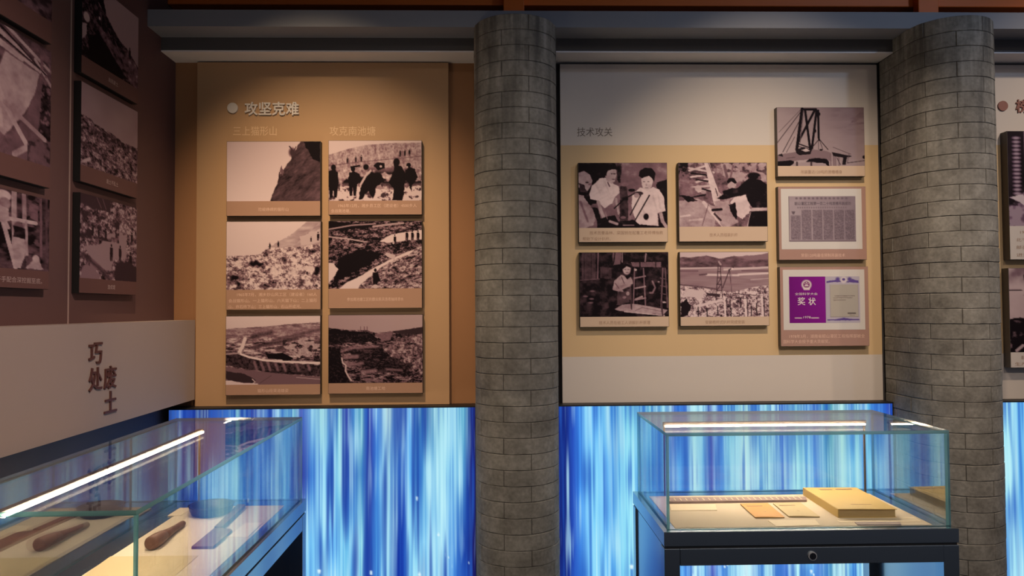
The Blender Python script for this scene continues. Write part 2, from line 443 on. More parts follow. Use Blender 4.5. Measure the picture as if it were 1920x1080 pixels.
def pic_cliff():
    p = Pic(168, 108, .8, 1)
    p.T = .78 + .06 * p.V - .08 * (1 - p.U) * (1 - p.V)
    m = p.mask([(.825, -.1), (.77, .05), (.737, .13), (.70, .26), (.66, .35), (.61, .45), (.565, .58), (.545, .71), (.50, .83), (.446, 1.1), (1.1, 1.1), (1.1, -.1)], .012, 14)
    t = .06 + .22 * p.noise(10, 6, 4, shear=.5) + .14 * np.clip(p.U - .75, 0, 1) * 2 * p.V
    p.put(m, t * (0.75 + .5 * p.noise(26, 8, 3, shear=.6)))
    p.detail(.06, 50, 30, m, .7)
    p.poly([(.82, 0), (1, 0), (1, .35), (.93, .3)], .06, .02)
    p.line([(.70, .30), (.69, .12), (.67, .08)], .02, .12); p.line([(.71, .3), (.72, .15), (.74, .09)], .016, .12)
    p.ell(.70, .18, .035, .07, .15, .8)
    p.poly([(.565, .5), (.585, .40), (.61, .5), (.60, .58)], .32, .01); p.line([(.565, .52), (.555, .68)], .02, .12)
    return p.col()
def pic_workers():
    p = Pic(168, 108, .8, 2)
    sky = p.mask([(-.1, -.1), (1.1, -.1), (1.1, .03), (.68, .04), (.4, .07), (.2, .14), (.08, .20), (-.1, .27)])
    p.T = .58 + .25 * (p.noise(40, 5, 3) - .5) + .1 * (p.noise(6, 6, 3) - .5)
    p.put(np.clip((p.V - .38 + (p.U - .5) * .06) * 8, 0, 1), .60 + .5 * (p.noise(22, 16, 4) - .5))
    p.detail(.16, 60, 30)
    p.put(sky, .80)
    p.line([(0, .42), (.3, .36), (1, .26)], .012, .35)
    for x, y in ((.2, .38), (.29, .36), (.35, .35), (.77, .27), (.82, .26), (.87, .25)): p.man(x, y, .11, .08)
    p.put(np.clip((p.noise(9, 8, 4) - .48) * 9, 0, 1) * np.clip((p.V - .42) * 8, 0, 1) * np.clip((.82 - p.V) * 8, 0, 1), .07)
    p.poly([(0, .78), (.3, .75), (.65, .83), (1, .75), (1, 1.1), (0, 1.1)], .80, .03)
    p.put(np.clip((p.noise(22, 14, 4) - .56) * 8, 0, 1) * (p.V > .72), .15)
    p.man(.05, .95, .56, .03); p.poly([(0, .5), (.08, .48), (.11, .7), (.07, .84), (0, .82)], .03, .01)
    p.man(.26, .92, .50, .04); p.poly([(.2, .62), (.26, .5), (.33, .56), (.36, .66), (.27, .78), (.22, .74)], .04, .012)
    p.line([(.24, .44), (.33, .42)], .03, .03)
    p.poly([(.32, .98), (.36, .68), (.45, .52), (.56, .55), (.6, .68), (.5, .78), (.5, .9), (.47, .97), (.42, .84), (.36, .98)], .03, .014)
    p.line([(.34, .74), (.40, .58), (.45, .5)], .035, .70); p.ell(.40, .44, .03, .05, .05)
    p.poly([(.48, .42), (.52, .36), (.6, .37), (.6, .46), (.53, .5)], .04, .012); p.ell(.56, .43, .012, .02, .7)
    p.poly([(.64, .7), (.7, .5), (.70, .4), (.78, .42), (.84, .58), (.82, .72), (.8, 1), (.68, 1), (.7, .8)], .03, .012)
    p.ell(.73, .36, .035, .07, .04)
    p.poly([(.82, .5), (.87, .43), (.93, .48), (.96, .62), (.9, .74), (.9, .86), (.86, .72), (.83, .66)], .04, .012); p.ell(.86, .41, .025, .04, .06); p.ell(.845, .44, .008, .015, .7)
    return p.col()
def pic_quarry():
    p = Pic(168, 120, .82, 3); p.T = .84 - .06 * p.V
    m = p.mask([(-.1, .5), (.15, .5), (.36, .48), (.45, .36), (.56, .29), (.68, .2), (.80, .1), (.90, -.05), (1.1, -.05), (1.1, 1.1), (-.1, 1.1)], .012, 22)
    n = p.noise(20, 18, 4, .95)
    p.put(m, np.clip(.62 + 2.1 * (n - .5), .05, .88)); p.detail(.16, 60, 50, m)
    up = p.mask([(.45, .38), (.68, .2), (.90, -.05), (1.1, -.05), (1.1, .3), (.75, .38)], .01)
    p.put(up, .62 + .3 * (p.noise(8, 20, 3, shear=.8) - .5)); p.poly([(.78, .22), (1, .1), (1, .3), (.8, .36)], .72, .02)
    for x, y, rx, ry in ((.32, .62, .10, .05), (.10, .85, .07, .14), (.62, .60, .03, .08), (.93, .44, .06, .03), (.97, .7, .04, .1), (.8, .9, .05, .06), (.42, .94, .06, .04)):
        p.put(np.clip(1.3 - np.sqrt(((p.U - x) / rx) ** 2 + ((p.V - y) / ry) ** 2) + (p.noise(20, 20, 3) - .5) * 2.2, 0, 1), .06)
    for x, y, rx, ry in ((.72, .73, .06, .06), (.88, .68, .07, .05), (.5, .72, .05, .04), (.86, .92, .05, .05), (.3, .7, .06, .02)):
        p.put(np.clip(1.2 - np.sqrt(((p.U - x) / rx) ** 2 + ((p.V - y) / ry) ** 2) + (p.noise(20, 20, 3) - .5) * 1.6, 0, 1), .80)
    for x, y, h in ((.46, .40, .09), (.55, .38, .1), (.975, .28, .13), (.90, .30, .08)): p.man(x, y, h, .08)
    return p.col()
def pic_ravine():
    p = Pic(168, 120, .1, 4)
    n = p.noise(18, 24, 4, .95, shear=.3)
    p.T = np.clip(.14 + 2.2 * (n - .49), .03, .62)
    p.poly([(.0, .0), (.55, .05), (.42, .1), (0, .15)], .06, .02)
    p.line([(.0, .12), (.25, .06), (.5, .04)], .02, .55); p.line([(0, .23), (.2, .26), (.4, .31)], .018, .66); p.line([(.1, .3), (.3, .42)], .01, .4)
    p.poly([(.55, .3), (.66, .2), (.82, .17), (1.05, .12), (1.05, .27), (.78, .3), (.62, .33)], .82, .015)
    p.line([(.48, .08), (.65, .05), (.8, .03)], .03, .6)
    p.poly([(.1, .55), (.35, .42), (.6, .48), (.4, .68), (.15, .86), (.05, .9)], .06, .03)
    lo = p.mask([(.5, .75), (.75, .5), (1.05, .35), (1.05, 1.1), (.25, 1.1), (.3, .9)], .02)
    p.put(lo, np.clip(.42 + 2.0 * (p.noise(20, 24, 4, .95, shear=.5) - .5), .06, .72))
    p.poly([(.07, 1.05), (.18, .92), (.36, .8), (.5, .68), (.62, .6), (.74, .52), (.88, .44), (.92, .43), (.86, .5), (.7, .58), (.58, .67), (.48, .78), (.36, .92), (.28, 1.05)], .82, .006)
    p.poly([(.62, .46), (.72, .5), (.7, .58), (.6, .5)], .7, .01)
    p.poly([(-.02, .62), (.05, .62), (.10, .72), (.03, .88), (-.02, .95)], .80, .012)
    p.man(.5, .98, .28, .03, .0); p.poly([(.47, .78), (.53, .78), (.56, .9), (.48, .9)], .03); p.ell(.50, .97, .03, .03, .7)
    p.man(.71, .34, .14, .04); p.ell(.695, .32, .012, .025, .7)
    for x in (.84, .90, .96): p.man(x, .29, .15, .04)
    return p.col()
def pic_canal():
    p = Pic(168, 122, .7, 5); p.T = .80 - .12 * p.V
    m = p.mask([(-.1, .19), (.3, .16), (.6, .13), (1.1, .08), (1.1, 1.1), (-.1, 1.1)], .008)
    p.put(m, np.clip(.44 + 1.9 * (p.noise(8, 34, 4, .85, shear=.35) - .5), .08, .78))
    p.put(m * np.clip(1 - abs(p.V - .22) * 7, 0, 1), .5)
    for a, b, c in (((.28, .30), (.48, .24), .06), ((.3, .45), (.75, .33), .05), ((.5, .35), (1, .2), .03), ((.55, .48), (1, .38), .05)): p.line([a, b], c, .2, .04)
    p.poly([(.6, .42), (.9, .34), (1, .45), (.9, .6), (.72, .58)], .60, .03)
    p.put(np.clip((p.noise(18, 18, 4) - .56) * 9, 0, 1) * (p.U > .6) * (p.V > .35) * (p.V < .66), .1)
    p.poly([(-.02, .53), (.16, .56), (.36, .65), (.7, .70), (1.02, .72), (1.02, .88), (.75, .86), (.5, .84), (.25, .78), (-.02, .72)], .13, .015)
    for x in (.30, .37, .44, .52, .6, .74, .86): p.line([(x, .67), (x + .03, .79)], .035, .40, .02)
    p.detail(.12, 50, 40, (p.V > .2) * 1.0)
    p.poly([(.42, .55), (.6, .54), (.72, .62), (.68, .65), (.44, .62)], .06, .008)
    p.line([(.20, .33), (.18, .42), (.135, .52), (.16, .555), (.25, .60), (.4, .645), (.6, .668), (.8, .68), (1, .69)], .028, .86)
    p.line([(.20, .33), (.175, .44), (.14, .53)], .05, .82); p.line([(0, .55), (.14, .54)], .02, .6)
    p.poly([(-.02, .74), (.3, .8), (.6, .85), (1.02, .90), (1.02, 1.05), (-.02, 1.05)], .36, .01)
    p.poly([(0, .80), (.2, .84), (.32, .93), (.3, 1), (.1, 1), (0, .9)], .12, .012)
    p.line([(.36, .98), (.48, .87)], .008, .2); p.line([(.75, .90), (1, .93)], .01, .62); p.line([(.28, .92), (.31, .96), (.27, 1)], .014, .7)
    p.poly([(-.02, .94), (.06, .94), (.16, .97), (.34, .985), (.34, 1.05), (-.02, 1.05)], .80, .006)
    return p.col()
def pic_valley():
    p = Pic(168, 122, .5, 6); p.T = .56 + .06 * p.U
    m = p.mask([(-.1, .17), (.1, .2), (.25, .22), (.4, .22), (.5, .26), (.62, .25), (.75, .23), (.9, .2), (1.1, .15), (1.1, 1.1), (-.1, 1.1)], .008, 20)
    p.put(m, np.clip(.20 + 1.9 * (p.noise(14, 36, 4, .9) - .5), .03, .58))
    p.poly([(-.02, .2), (.2, .22), (.45, .27), (.54, .36), (.35, .42), (.2, .4), (-.02, .45)], .07, .02)
    p.poly([(.5, .28), (.68, .25), (.66, .36), (.56, .4)], .38, .02); p.poly([(.7, .24), (1.02, .18), (1.02, .28), (.8, .32)], .12, .02)
    rt = p.mask([(.58, .52), (.72, .4), (.85, .32), (1.05, .26), (1.05, .9), (.85, .75), (.7, .66)], .03)
    p.put(rt, np.clip(.40 + 1.6 * (p.noise(20, 20, 4, .9) - .5), .08, .64))
    p.put(p.mask([(.2, .5), (.56, .46), (.66, .62), (.9, .74), (.85, .86), (.5, .85), (.3, .7)], .03) * .75, .05)
    p.poly([(-.02, .46), (.12, .5), (.16, .8), (.24, 1.02), (-.02, 1.02)], .06, .015)
    for a, b, w in (((.18, .62), (.3, .61), .05), ((.2, .73), (.36, .71), .035), ((.36, .84), (.5, .82), .05), ((.3, .48), (.5, .46), .03), ((.14, .53), (.28, .47), .035), ((.4, .95), (.56, .97), .03), ((.62, .8), (.78, .82), .02)): p.line([a, b], w, .47, .03)
    p.detail(.10, 60, 50, (p.V > .28) * 1.0)
    p.line([(.14, .63), (.15, .70), (.185, .74), (.18, .82), (.21, .90), (.24, .96)], .022, .72)
    for x in (.34, .38, .41): p.line([(x, .17), (x, .23)], .008, .3)
    return p.col()
def pic_engineers():
    p = Pic(160, 118, .3, 7)
    p.T = .36 + .25 * (p.noise(5, 5, 4) - .5) + .08 * p.U
    p.poly([(-.02, -.02), (.3, -.02), (.34, .2), (.3, .4), (.2, .6), (-.02, .75)], .03, .02)
    p.poly([(.42, .0), (.5, 0), (.47, .3), (.44, .3)], .12, .02); p.poly([(.88, .3), (1.02, .25), (1.02, 1.02), (.9, 1.02)], .04, .02)
    p.poly([(-.02, .16), (.06, .12), (.13, .18), (.155, .28), (.13, .38), (.09, .44), (-.02, .36)], .60, .006); p.poly([(0, .3), (.06, .34), (.1, .45), (.02, .45)], .12, .01)
    p.ell(.095, .30, .02, .012, .2); p.ell(.13, .33, .02, .02, .42)
    p.poly([(-.02, .48), (.05, .5), (.12, .65), (.2, .76), (.16, .95), (.06, 1.02), (-.02, 1.02)], .58, .015); p.line([(.02, .6), (.10, .9)], .03, .4, .02)
    p.poly([(.12, .48), (.15, .36), (.24, .24), (.30, .22), (.40, .33), (.45, .36), (.46, .46), (.41, .52), (.38, .62), (.29, .70), (.23, .62), (.21, .58), (.13, .55)], .82, .008)
    for a, b in (((.17, .5), (.25, .42)), ((.30, .30), (.35, .48)), ((.24, .56), (.33, .5)), ((.2, .34), (.24, .45))): p.line([a, b], .014, .70, .03)
    p.poly([(.29, .16), (.30, .08), (.36, .05), (.42, .08), (.43, .18), (.41, .28), (.37, .32), (.32, .28)], .66, .004)
    p.poly([(.27, .14), (.27, .03), (.33, -.02), (.42, 0), (.435, .1), (.37, .1), (.33, .12), (.31, .20), (.28, .2)], .03, .006)
    p.ell(.405, .165, .016, .01, .2); p.ell(.375, .165, .012, .008, .25); p.ell(.395, .25, .02, .008, .3); p.line([(.33, .3), (.35, .36)], .02, .3)
    p.line([(.22, .60), (.25, .74), (.28, .84)], .05, .60, .012); p.line([(.28, .84), (.35, .90), (.42, .93)], .045, .60, .012); p.line([(.42, .55), (.45, .78)], .035, .62)
    p.poly([(.60, .52), (.64, .44), (.70, .38), (.78, .42), (.84, .37), (.92, .42), (.96, .52), (.98, .74), (.885, .78), (.90, .97), (.66, .97), (.62, .8), (.6, .66)], .84, .008)
    for a, b in (((.7, .42), (.72, .6)), ((.84, .5), (.88, .72)), ((.72, .7), (.78, .9)), ((.9, .5), (.92, .7))): p.line([a, b], .014, .72, .03)
    p.poly([(.71, .22), (.74, .16), (.82, .16), (.85, .24), (.83, .36), (.78, .43), (.73, .40), (.71, .32)], .78, .004)
    p.poly([(.68, .2), (.69, .12), (.75, .07), (.83, .08), (.87, .16), (.855, .30), (.83, .24), (.8, .2), (.74, .22), (.715, .24)], .03, .006)
    p.ell(.74, .29, .014, .008, .2); p.ell(.79, .29, .014, .008, .2); p.ell(.765, .34, .01, .02, .62); p.ell(.77, .385, .018, .007, .3)
    p.line([(.925, .78), (.945, .9)], .055, .60, .012); p.line([(.945, .9), (.99, .99)], .05, .62, .012)
    p.poly([(.46, 1.02), (.47, .36), (.53, .35), (.55, .4), (.56, .7), (.54, 1.02)], .14, .01); p.ell(.52, .33, .045, .03, .45)
    p.line([(.40, .70), (.52, .55), (.66, .45)], .02, .05); p.line([(.62, .92), (.80, .5)], .02, .05); p.line([(.58, .8), (.7, .5)], .02, .08)
    p.ell(.60, .42, .04, .025, .05); p.ell(.68, .47, .05, .03, .10); p.ell(.655, .50, .03, .04, .55)
    p.poly([(.15, .68), (.22, .7), (.24, .85), (.4, .8), (.45, .9), (.62, .88), (.68, .95), (.9, .97), (.9, 1.02), (.2, 1.02), (.2, .9)], .03, .012)
    p.ell(.76, .83, .03, .05, .04); p.line([(.5, .96), (.62, .96)], .012, .5); p.ell(.5, .84, .03, .02, .4); p.line([(.3, .75), (.32, .86)], .01, .5)
    p.line([(.35, .90), (.43, .94)], .04, .66, .012)
    p.detail(.10, 9, 9); p.detail(.05, 36, 30)
    return p.col()
def pic_timber():
    p = Pic(160, 118, .5, 8)
    p.T = .42 + .5 * (p.noise(7, 7, 4) - .5); p.detail(.14, 40, 36)
    p.poly([(-.02, -.02), (.12, -.02), (.1, .12), (-.02, .2)], .05, .02); p.poly([(.0, .1), (.14, .2), (.18, .5), (.05, .5)], .45, .03)
    p.poly([(.48, 0), (1.02, 0), (1.02, .3), (.6, .3), (.5, .2)], .60, .02); p.put(np.clip((p.noise(18, 14, 4) - .55) * 8, 0, 1) * (p.V < .35), .2)
    for a, b in (((.12, .08), (.4, .15)), ((.14, .22), (.36, .18)), ((.2, .3), (.38, .24)), ((.12, .12), (.3, .05)), ((.22, .45), (.4, .4)), ((.14, .38), (.36, .36))): p.line([a, b], .03, .75)
    for a, b in (((.14, .16), (.36, .2)), ((.2, .26), (.38, .3)), ((.25, .4), (.4, .46)), ((.1, .55), (.3, .5))): p.line([a, b], .025, .06)
    p.ell(.22, .4, .04, .05, .72); p.ell(.28, .46, .03, .03, .6); p.ell(.1, .44, .07, .1, .5, .8)
    p.poly([(.29, -.02), (.345, -.02), (.45, .45), (.47, .62), (.4, .66), (.36, .42)], .80, .006); p.line([(.34, 0), (.46, .45)], .01, .35)
    p.line([(.52, .04), (.56, .3)], .04, .35); p.line([(.62, .05), (.58, .28)], .03, .4)
    p.poly([(-.02, .6), (.2, .55), (.4, .68), (.4, 1.02), (-.02, 1.02)], .62, .02); p.poly([(0, .5), (.12, .52), (.22, .6), (.1, .62)], .07, .02)
    p.line([(.28, .62), (.5, 1.0)], .05, .78); p.line([(.26, .98), (.34, .62)], .012, .4); p.line([(.02, .84), (.12, .82)], .03, .8); p.line([(.12, .9), (.26, .88)], .03, .75)
    p.poly([(.4, .6), (.56, .6), (.6, .75), (.68, .95), (.5, 1.02), (.42, .85)], .60, .02); p.line([(.38, .74), (.48, .73)], .04, .08); p.line([(.4, .8), (.47, .9)], .03, .12)
    p.poly([(.55, .36), (.56, .28), (.6, .25), (.65, .28), (.65, .36), (.61, .42), (.57, .40)], .66, .004); p.poly([(.545, .3), (.57, .24), (.63, .24), (.66, .31), (.64, .33), (.6, .29), (.56, .33)], .04, .005)
    p.poly([(.5, .44), (.6, .40), (.68, .4), (.62, .5), (.5, .5)], .06, .01)
    p.poly([(.58, .62), (.66, .5), (.76, .48), (.8, .6), (.82, .74), (.72, .88), (.64, .82)], .80, .02); p.poly([(.56, .66), (.64, .62), (.66, .84), (.64, .9), (.6, .8)], .06, .015)
    p.poly([(.43, .56), (.52, .48), (.66, .40), (.76, .28), (.80, .24), (.92, .26), (1.02, .36), (1.02, .72), (.83, .70), (.78, .6), (.76, .5), (.62, .54), (.50, .58)], .035, .006)
    p.ell(.855, .205, .075, .055, .035); p.ell(.92, .24, .02, .03, .3)
    p.poly([(.80, .76), (1.02, .75), (1.02, 1.02), (.78, 1.02)], .03, .008); p.poly([(.82, .71), (1.02, .70), (1.02, .75), (.81, .76)], .68, .005); p.line([(.81, .78), (.77, 1)], .01, .7)
    p.line([(.42, .45), (.47, .5)], .04, .7); p.line([(.415, .4), (.44, .52)], .012, .1)
    p.detail(.10, 9, 9); p.detail(.05, 36, 30)
    return p.col()
def pic_model():
    p = Pic(160, 118, .06, 9)
    p.T = .07 + .18 * np.clip(p.noise(8, 8, 4) - .5, 0, 1)
    p.poly([(.02, 0), (.18, 0), (.18, .42), (.02, .42)], .20, .006); p.line([(.05, .02), (.05, .4)], .01, .1); p.line([(.13, .02), (.13, .4)], .01, .12)
    p.line([(.21, 0), (.20, .4)], .02, .38); p.line([(0, .43), (.22, .41)], .012, .3)
    p.poly([(.23, .22), (.36, .24), (.36, .42), (.23, .40)], .17, .01); p.poly([(.37, 0), (.48, 0), (.46, .18), (.38, .2)], .38, .01); p.line([(.40, 0), (.38, .18)], .02, .1); p.line([(.485, 0), (.48, .15)], .012, .55)
    p.poly([(.5, .02), (.75, .05), (.72, .1), (.5, .08)], .10, .01)
    p.poly([(.58, .15), (.92, .15), (.92, .23), (.60, .22)], .38, .006); p.line([(.68, .15), (.68, .23)], .02, .08); p.line([(.86, .15), (.86, .23)], .015, .1); p.line([(.75, .02), (.74, .14)], .02, .5)
    p.ell(.53, .26, .045, .085, .70); p.poly([(.46, .24), (.47, .19), (.52, .165), (.575, .19), (.58, .24), (.53, .215), (.49, .26)], .04, .005)
    p.ell(.515, .265, .012, .008, .25); p.ell(.55, .265, .012, .008, .25); p.ell(.535, .315, .018, .007, .3)
    p.poly([(.37, .58), (.39, .44), (.46, .35), (.50, .36), (.54, .42), (.58, .38), (.60, .48), (.56, .52), (.48, .58), (.5, .66), (.45, .62)], .58, .008)
    p.line([(.42, .55), (.56, .51)], .045, .52, .015); p.line([(.47, .38), (.5, .48)], .012, .25); p.line([(.4, .48), (.44, .56)], .015, .36)
    p.poly([(.42, .62), (.5, .62), (.58, .56), (.57, .78), (.42, .82)], .20, .02); p.ell(.54, .64, .02, .03, .6); p.ell(.5, .7, .02, .02, .45)
    for x0, x1, t in ((.62, .60, .40), (.72, .74, .42), (.64, .645, .12), (.94, .915, .36), (.965, .99, .28)): p.line([(x0, .25), (x1, .86)], .02, t)
    for y in (.38, .54, .72): p.line([(.62, y + .02), (.74, y - .01)], .022, .55)
    for y in (.4, .52, .64, .76): p.line([(.91, y), (.98, y + .02)], .014, .3)
    p.line([(.82, .45), (.85, .55), (.82, .63), (.79, .63)], .022, .55, .02); p.ell(.63, .27, .015, .015, .75); p.line([(.63, .73), (.7, .69)], .03, .6); p.ell(.95, .78, .02, .012, .7); p.ell(.89, .46, .012, .01, .5)
    p.poly([(.39, .88), (.48, .81), (.6, .80), (.78, .84), (.99, .90), (.94, .97), (.6, .94), (.42, .90)], .60, .005); p.line([(.5, .92), (.95, .985)], .02, .7); p.line([(.7, .86), (.92, .92)], .008, .35); p.line([(.7, .86), (.62, .91)], .008, .35)
    p.line([(.57, .55), (.58, .88)], .022, .2); p.line([(.92, .78), (.93, .98)], .025, .2)
    for x, y in ((.12, .78), (.06, .68), (.14, .6), (.13, .72)): p.ell(x, y, .025, .012, .4, .8)
    p.detail(.10, 9, 9); p.detail(.05, 36, 30)
    return p.col()
def pic_site():
    p = Pic(160, 118, .75, 10); p.T = .74 + .08 * p.U
    hl = p.mask([(-.1, .07), (.12, .08), (.3, .05), (.45, .10), (.62, .06), (.75, .09), (.9, .05), (1.1, .0), (1.1, .24), (-.1, .24)], .006)
    p.put(hl, np.clip(.32 + .5 * (p.noise(14, 22, 4) - .5), .15, .5)); p.poly([(.62, .07), (.9, .04), (1.02, .01), (1.02, .12), (.8, .13)], .48, .008)
    p.put(np.clip((p.V - .235) * 60, 0, 1), .52 + .12 * (p.noise(3, 30, 3) - .5))
    for a, b, w, t in (((0, .25), (.45, .24), .02, .78), ((.5, .27), (1, .24), .03, .78), ((.3, .35), (.66, .36), .03, .80), ((.66, .35), (1, .33), .03, .84), ((.22, .35), (.3, .34), .02, .25), ((.8, .43), (1, .41), .012, .7), ((0, .29), (.2, .29), .015, .35), ((.7, .29), (1, .30), .015, .35)): p.line([a, b], w, t, .012)
    bt = p.mask([(-.1, .51), (.2, .54), (.35, .58), (.6, .62), (.8, .55), (1.1, .49), (1.1, 1.1), (-.1, 1.1)], .006)
    p.put(bt, np.clip(.60 + 2.4 * (p.noise(24, 22, 4, .95) - .5), .06, .9))
    p.line([(0, .50), (.25, .535), (.4, .57)], .012, .2); p.poly([(0, .8), (.06, .72), (.12, .82), (.08, .98), (0, 1)], .08, .02); p.poly([(.28, .62), (.45, .66), (.45, .7), (.3, .67)], .15, .015)
    p.poly([(.16, .82), (.48, .72), (.48, .76), (.18, .86)], .82, .006); p.poly([(.1, .55), (.3, .62), (.22, .72), (.02, .68)], .78, .02)
    for a, b in (((.405, .68), (.435, .15)), ((.475, .7), (.45, .15)), ((.41, .5), (.46, .5)), ((.42, .4), (.46, .4)), ((.425, .3), (.455, .3)), ((.41, .6), (.47, .6)), ((.41, .6), (.46, .5)), ((.42, .5), (.46, .4))): p.line([a, b], .012, .16)
    p.line([(.44, .15), (.46, .19)], .03, .6); p.line([(.48, .55), (.56, .27)], .016, .22); p.line([(.56, .28), (.58, .62)], .012, .25); p.line([(.585, .26), (.57, .6)], .01, .5); p.line([(.55, .28), (.6, .24)], .016, .1); p.ell(.59, .26, .012, .02, .9)
    for x in (.495, .73, .92): p.line([(x, .70), (x + .01, 1)], .03, .88); p.line([(x + .025, .72), (x + .03, 1)], .012, .12)
    for x, y in ((.42, .92), (.57, .95), (.56, .82), (.68, .8), (.8, .92), (.3, .95), (.2, .93), (.86, .88)): p.line([(x, y - .08), (x, y + .06)], .016, .08)
    p.line([(.62, .70), (.74, .72)], .01, .1); p.line([(.6, .64), (.9, .68)], .012, .2)
    return p.col()
def pic_crane():
    p = Pic(158, 108, .5, 11)
    p.T = .60 - .14 * p.U + .10 * p.V + .05 * (p.noise(4, 10, 3) - .5)
    p.put(np.clip((p.noise(5, 16, 3, shear=.6) - .55) * 3, 0, 1) * np.clip((p.U - .6) * 4, 0, 1) * np.clip((.5 - p.V) * 4, 0, 1), .38)
    for a, b, w in (((.28, .06), (0, .60), .012), ((.26, .22), (.06, .76), .012), ((.2, .5), (.1, .77), .008), ((.27, .04), (.02, .42), .006), ((.48, .54), (.58, .72), .014), ((.48, .54), (.4, .68), .014), ((.47, .58), (.47, .72), .008), ((.49, .58), (.52, .72), .008)): p.line([a, b], w, .12)
    for a, b, w in (((.22, .72), (.29, .02), .05), ((.38, .78), (.325, .06), .04), ((.235, .60), (.44, .03), .04), ((.395, .70), (.455, .06), .04), ((.475, .52), (.475, .05), .035), ((.29, .03), (.45, .03), .04), ((.24, .62), (.39, .70), .02), ((.22, .66), (.38, .72), .012)): p.line([a, b], w, .06)
    p.line([(.305, .05), (.26, .6)], .012, .3); p.ell(.435, .40, .015, .03, .05); p.ell(.475, .11, .025, .035, .06); p.line([(.475, .5), (.48, .56)], .03, .05)
    p.poly([(.21, .72), (.3, .68), (.4, .72), (.38, .82), (.22, .82)], .08, .01); p.poly([(.27, .73), (.32, .70), (.37, .74), (.32, .76)], .75, .01)
    p.poly([(-.02, .83), (.08, .79), (.2, .76), (.25, .82), (.38, .80), (.40, .72), (.55, .74), (.62, .78), (.62, .92), (.45, .86), (.3, .9), (.14, .92), (-.02, .93)], .47, .006)
    p.poly([(0, .82), (.05, .78), (.06, .84)], .08, .01); p.ell(.5, .725, .02, .015, .06); p.line([(.1, .87), (.2, .85)], .012, .25)
    p.poly([(-.02, .93), (.14, .90), (.19, .92), (.18, .97), (.12, 1.02), (-.02, 1.02)], .04, .006); p.poly([(.32, .93), (.36, .88), (.45, .86), (.56, .88), (.59, .93), (.59, 1.02), (.52, .95), (.4, .95)], .05, .006)
    p.poly([(.13, 1.02), (.2, .95), (.36, .93), (.55, .96), (.57, 1.02)], .60, .006)
    for x in (.22, .385): p.line([(x, .94), (x, 1)], .03, .15)
    for x in (.605, .64, .66, .7): p.line([(x, .80), (x + .005, 1)], .022, .45)
    p.poly([(.62, .76), (.74, .80), (.85, .83), (.84, .85), (.80, .85), (.78, .98), (.74, .98), (.75, .86), (.64, .83)], .08, .005)
    p.line([(.64, .68), (.84, .8)], .008, .2); p.line([(.80, .95), (1, .91)], .012, .15); p.line([(.82, .8), (.8, .95)], .008, .2); p.ell(.995, .85, .02, .03, .06); p.line([(.68, .86), (.72, .98)], .012, .2)
    return p.col(light=(.56, .46, .47), mid=(.19, .125, .145))
def pic_newspaper():
    p = Pic(126, 84, .7, 12)
    p.T = .62 - .14 * p.U + .05 * p.V + .08 * (p.noise(6, 6, 3) - .5)
    tx = p.noise(70, 60, 2, .8)
    for k in range(6):
        x0 = .03 + k * .162
        mm = p.mask([(x0, .30 if k else .42), (x0 + .145, .30 if k else .42), (x0 + .145, .96), (x0, .96)])
        p.put(mm * .9, .44 - .08 * p.U + .35 * (tx - .5))
    p.poly([(.04, .33), (.10, .33), (.08, .40), (.06, .40)], .3)
    for k in range(13): p.ell(.12 + k * .062, .045, .018, .022, .36, 1.0)
    for k in range(22): p.ell(.14 + k * .034, .25, .010, .018, .42, 1.0)
    p.line([(0, .0), (0, .97)], .02, .2); p.line([(0, .985), (1, .985)], .02, .34)
    return p.col(mid=(.20, .15, .185), light=(.50, .42, .46))
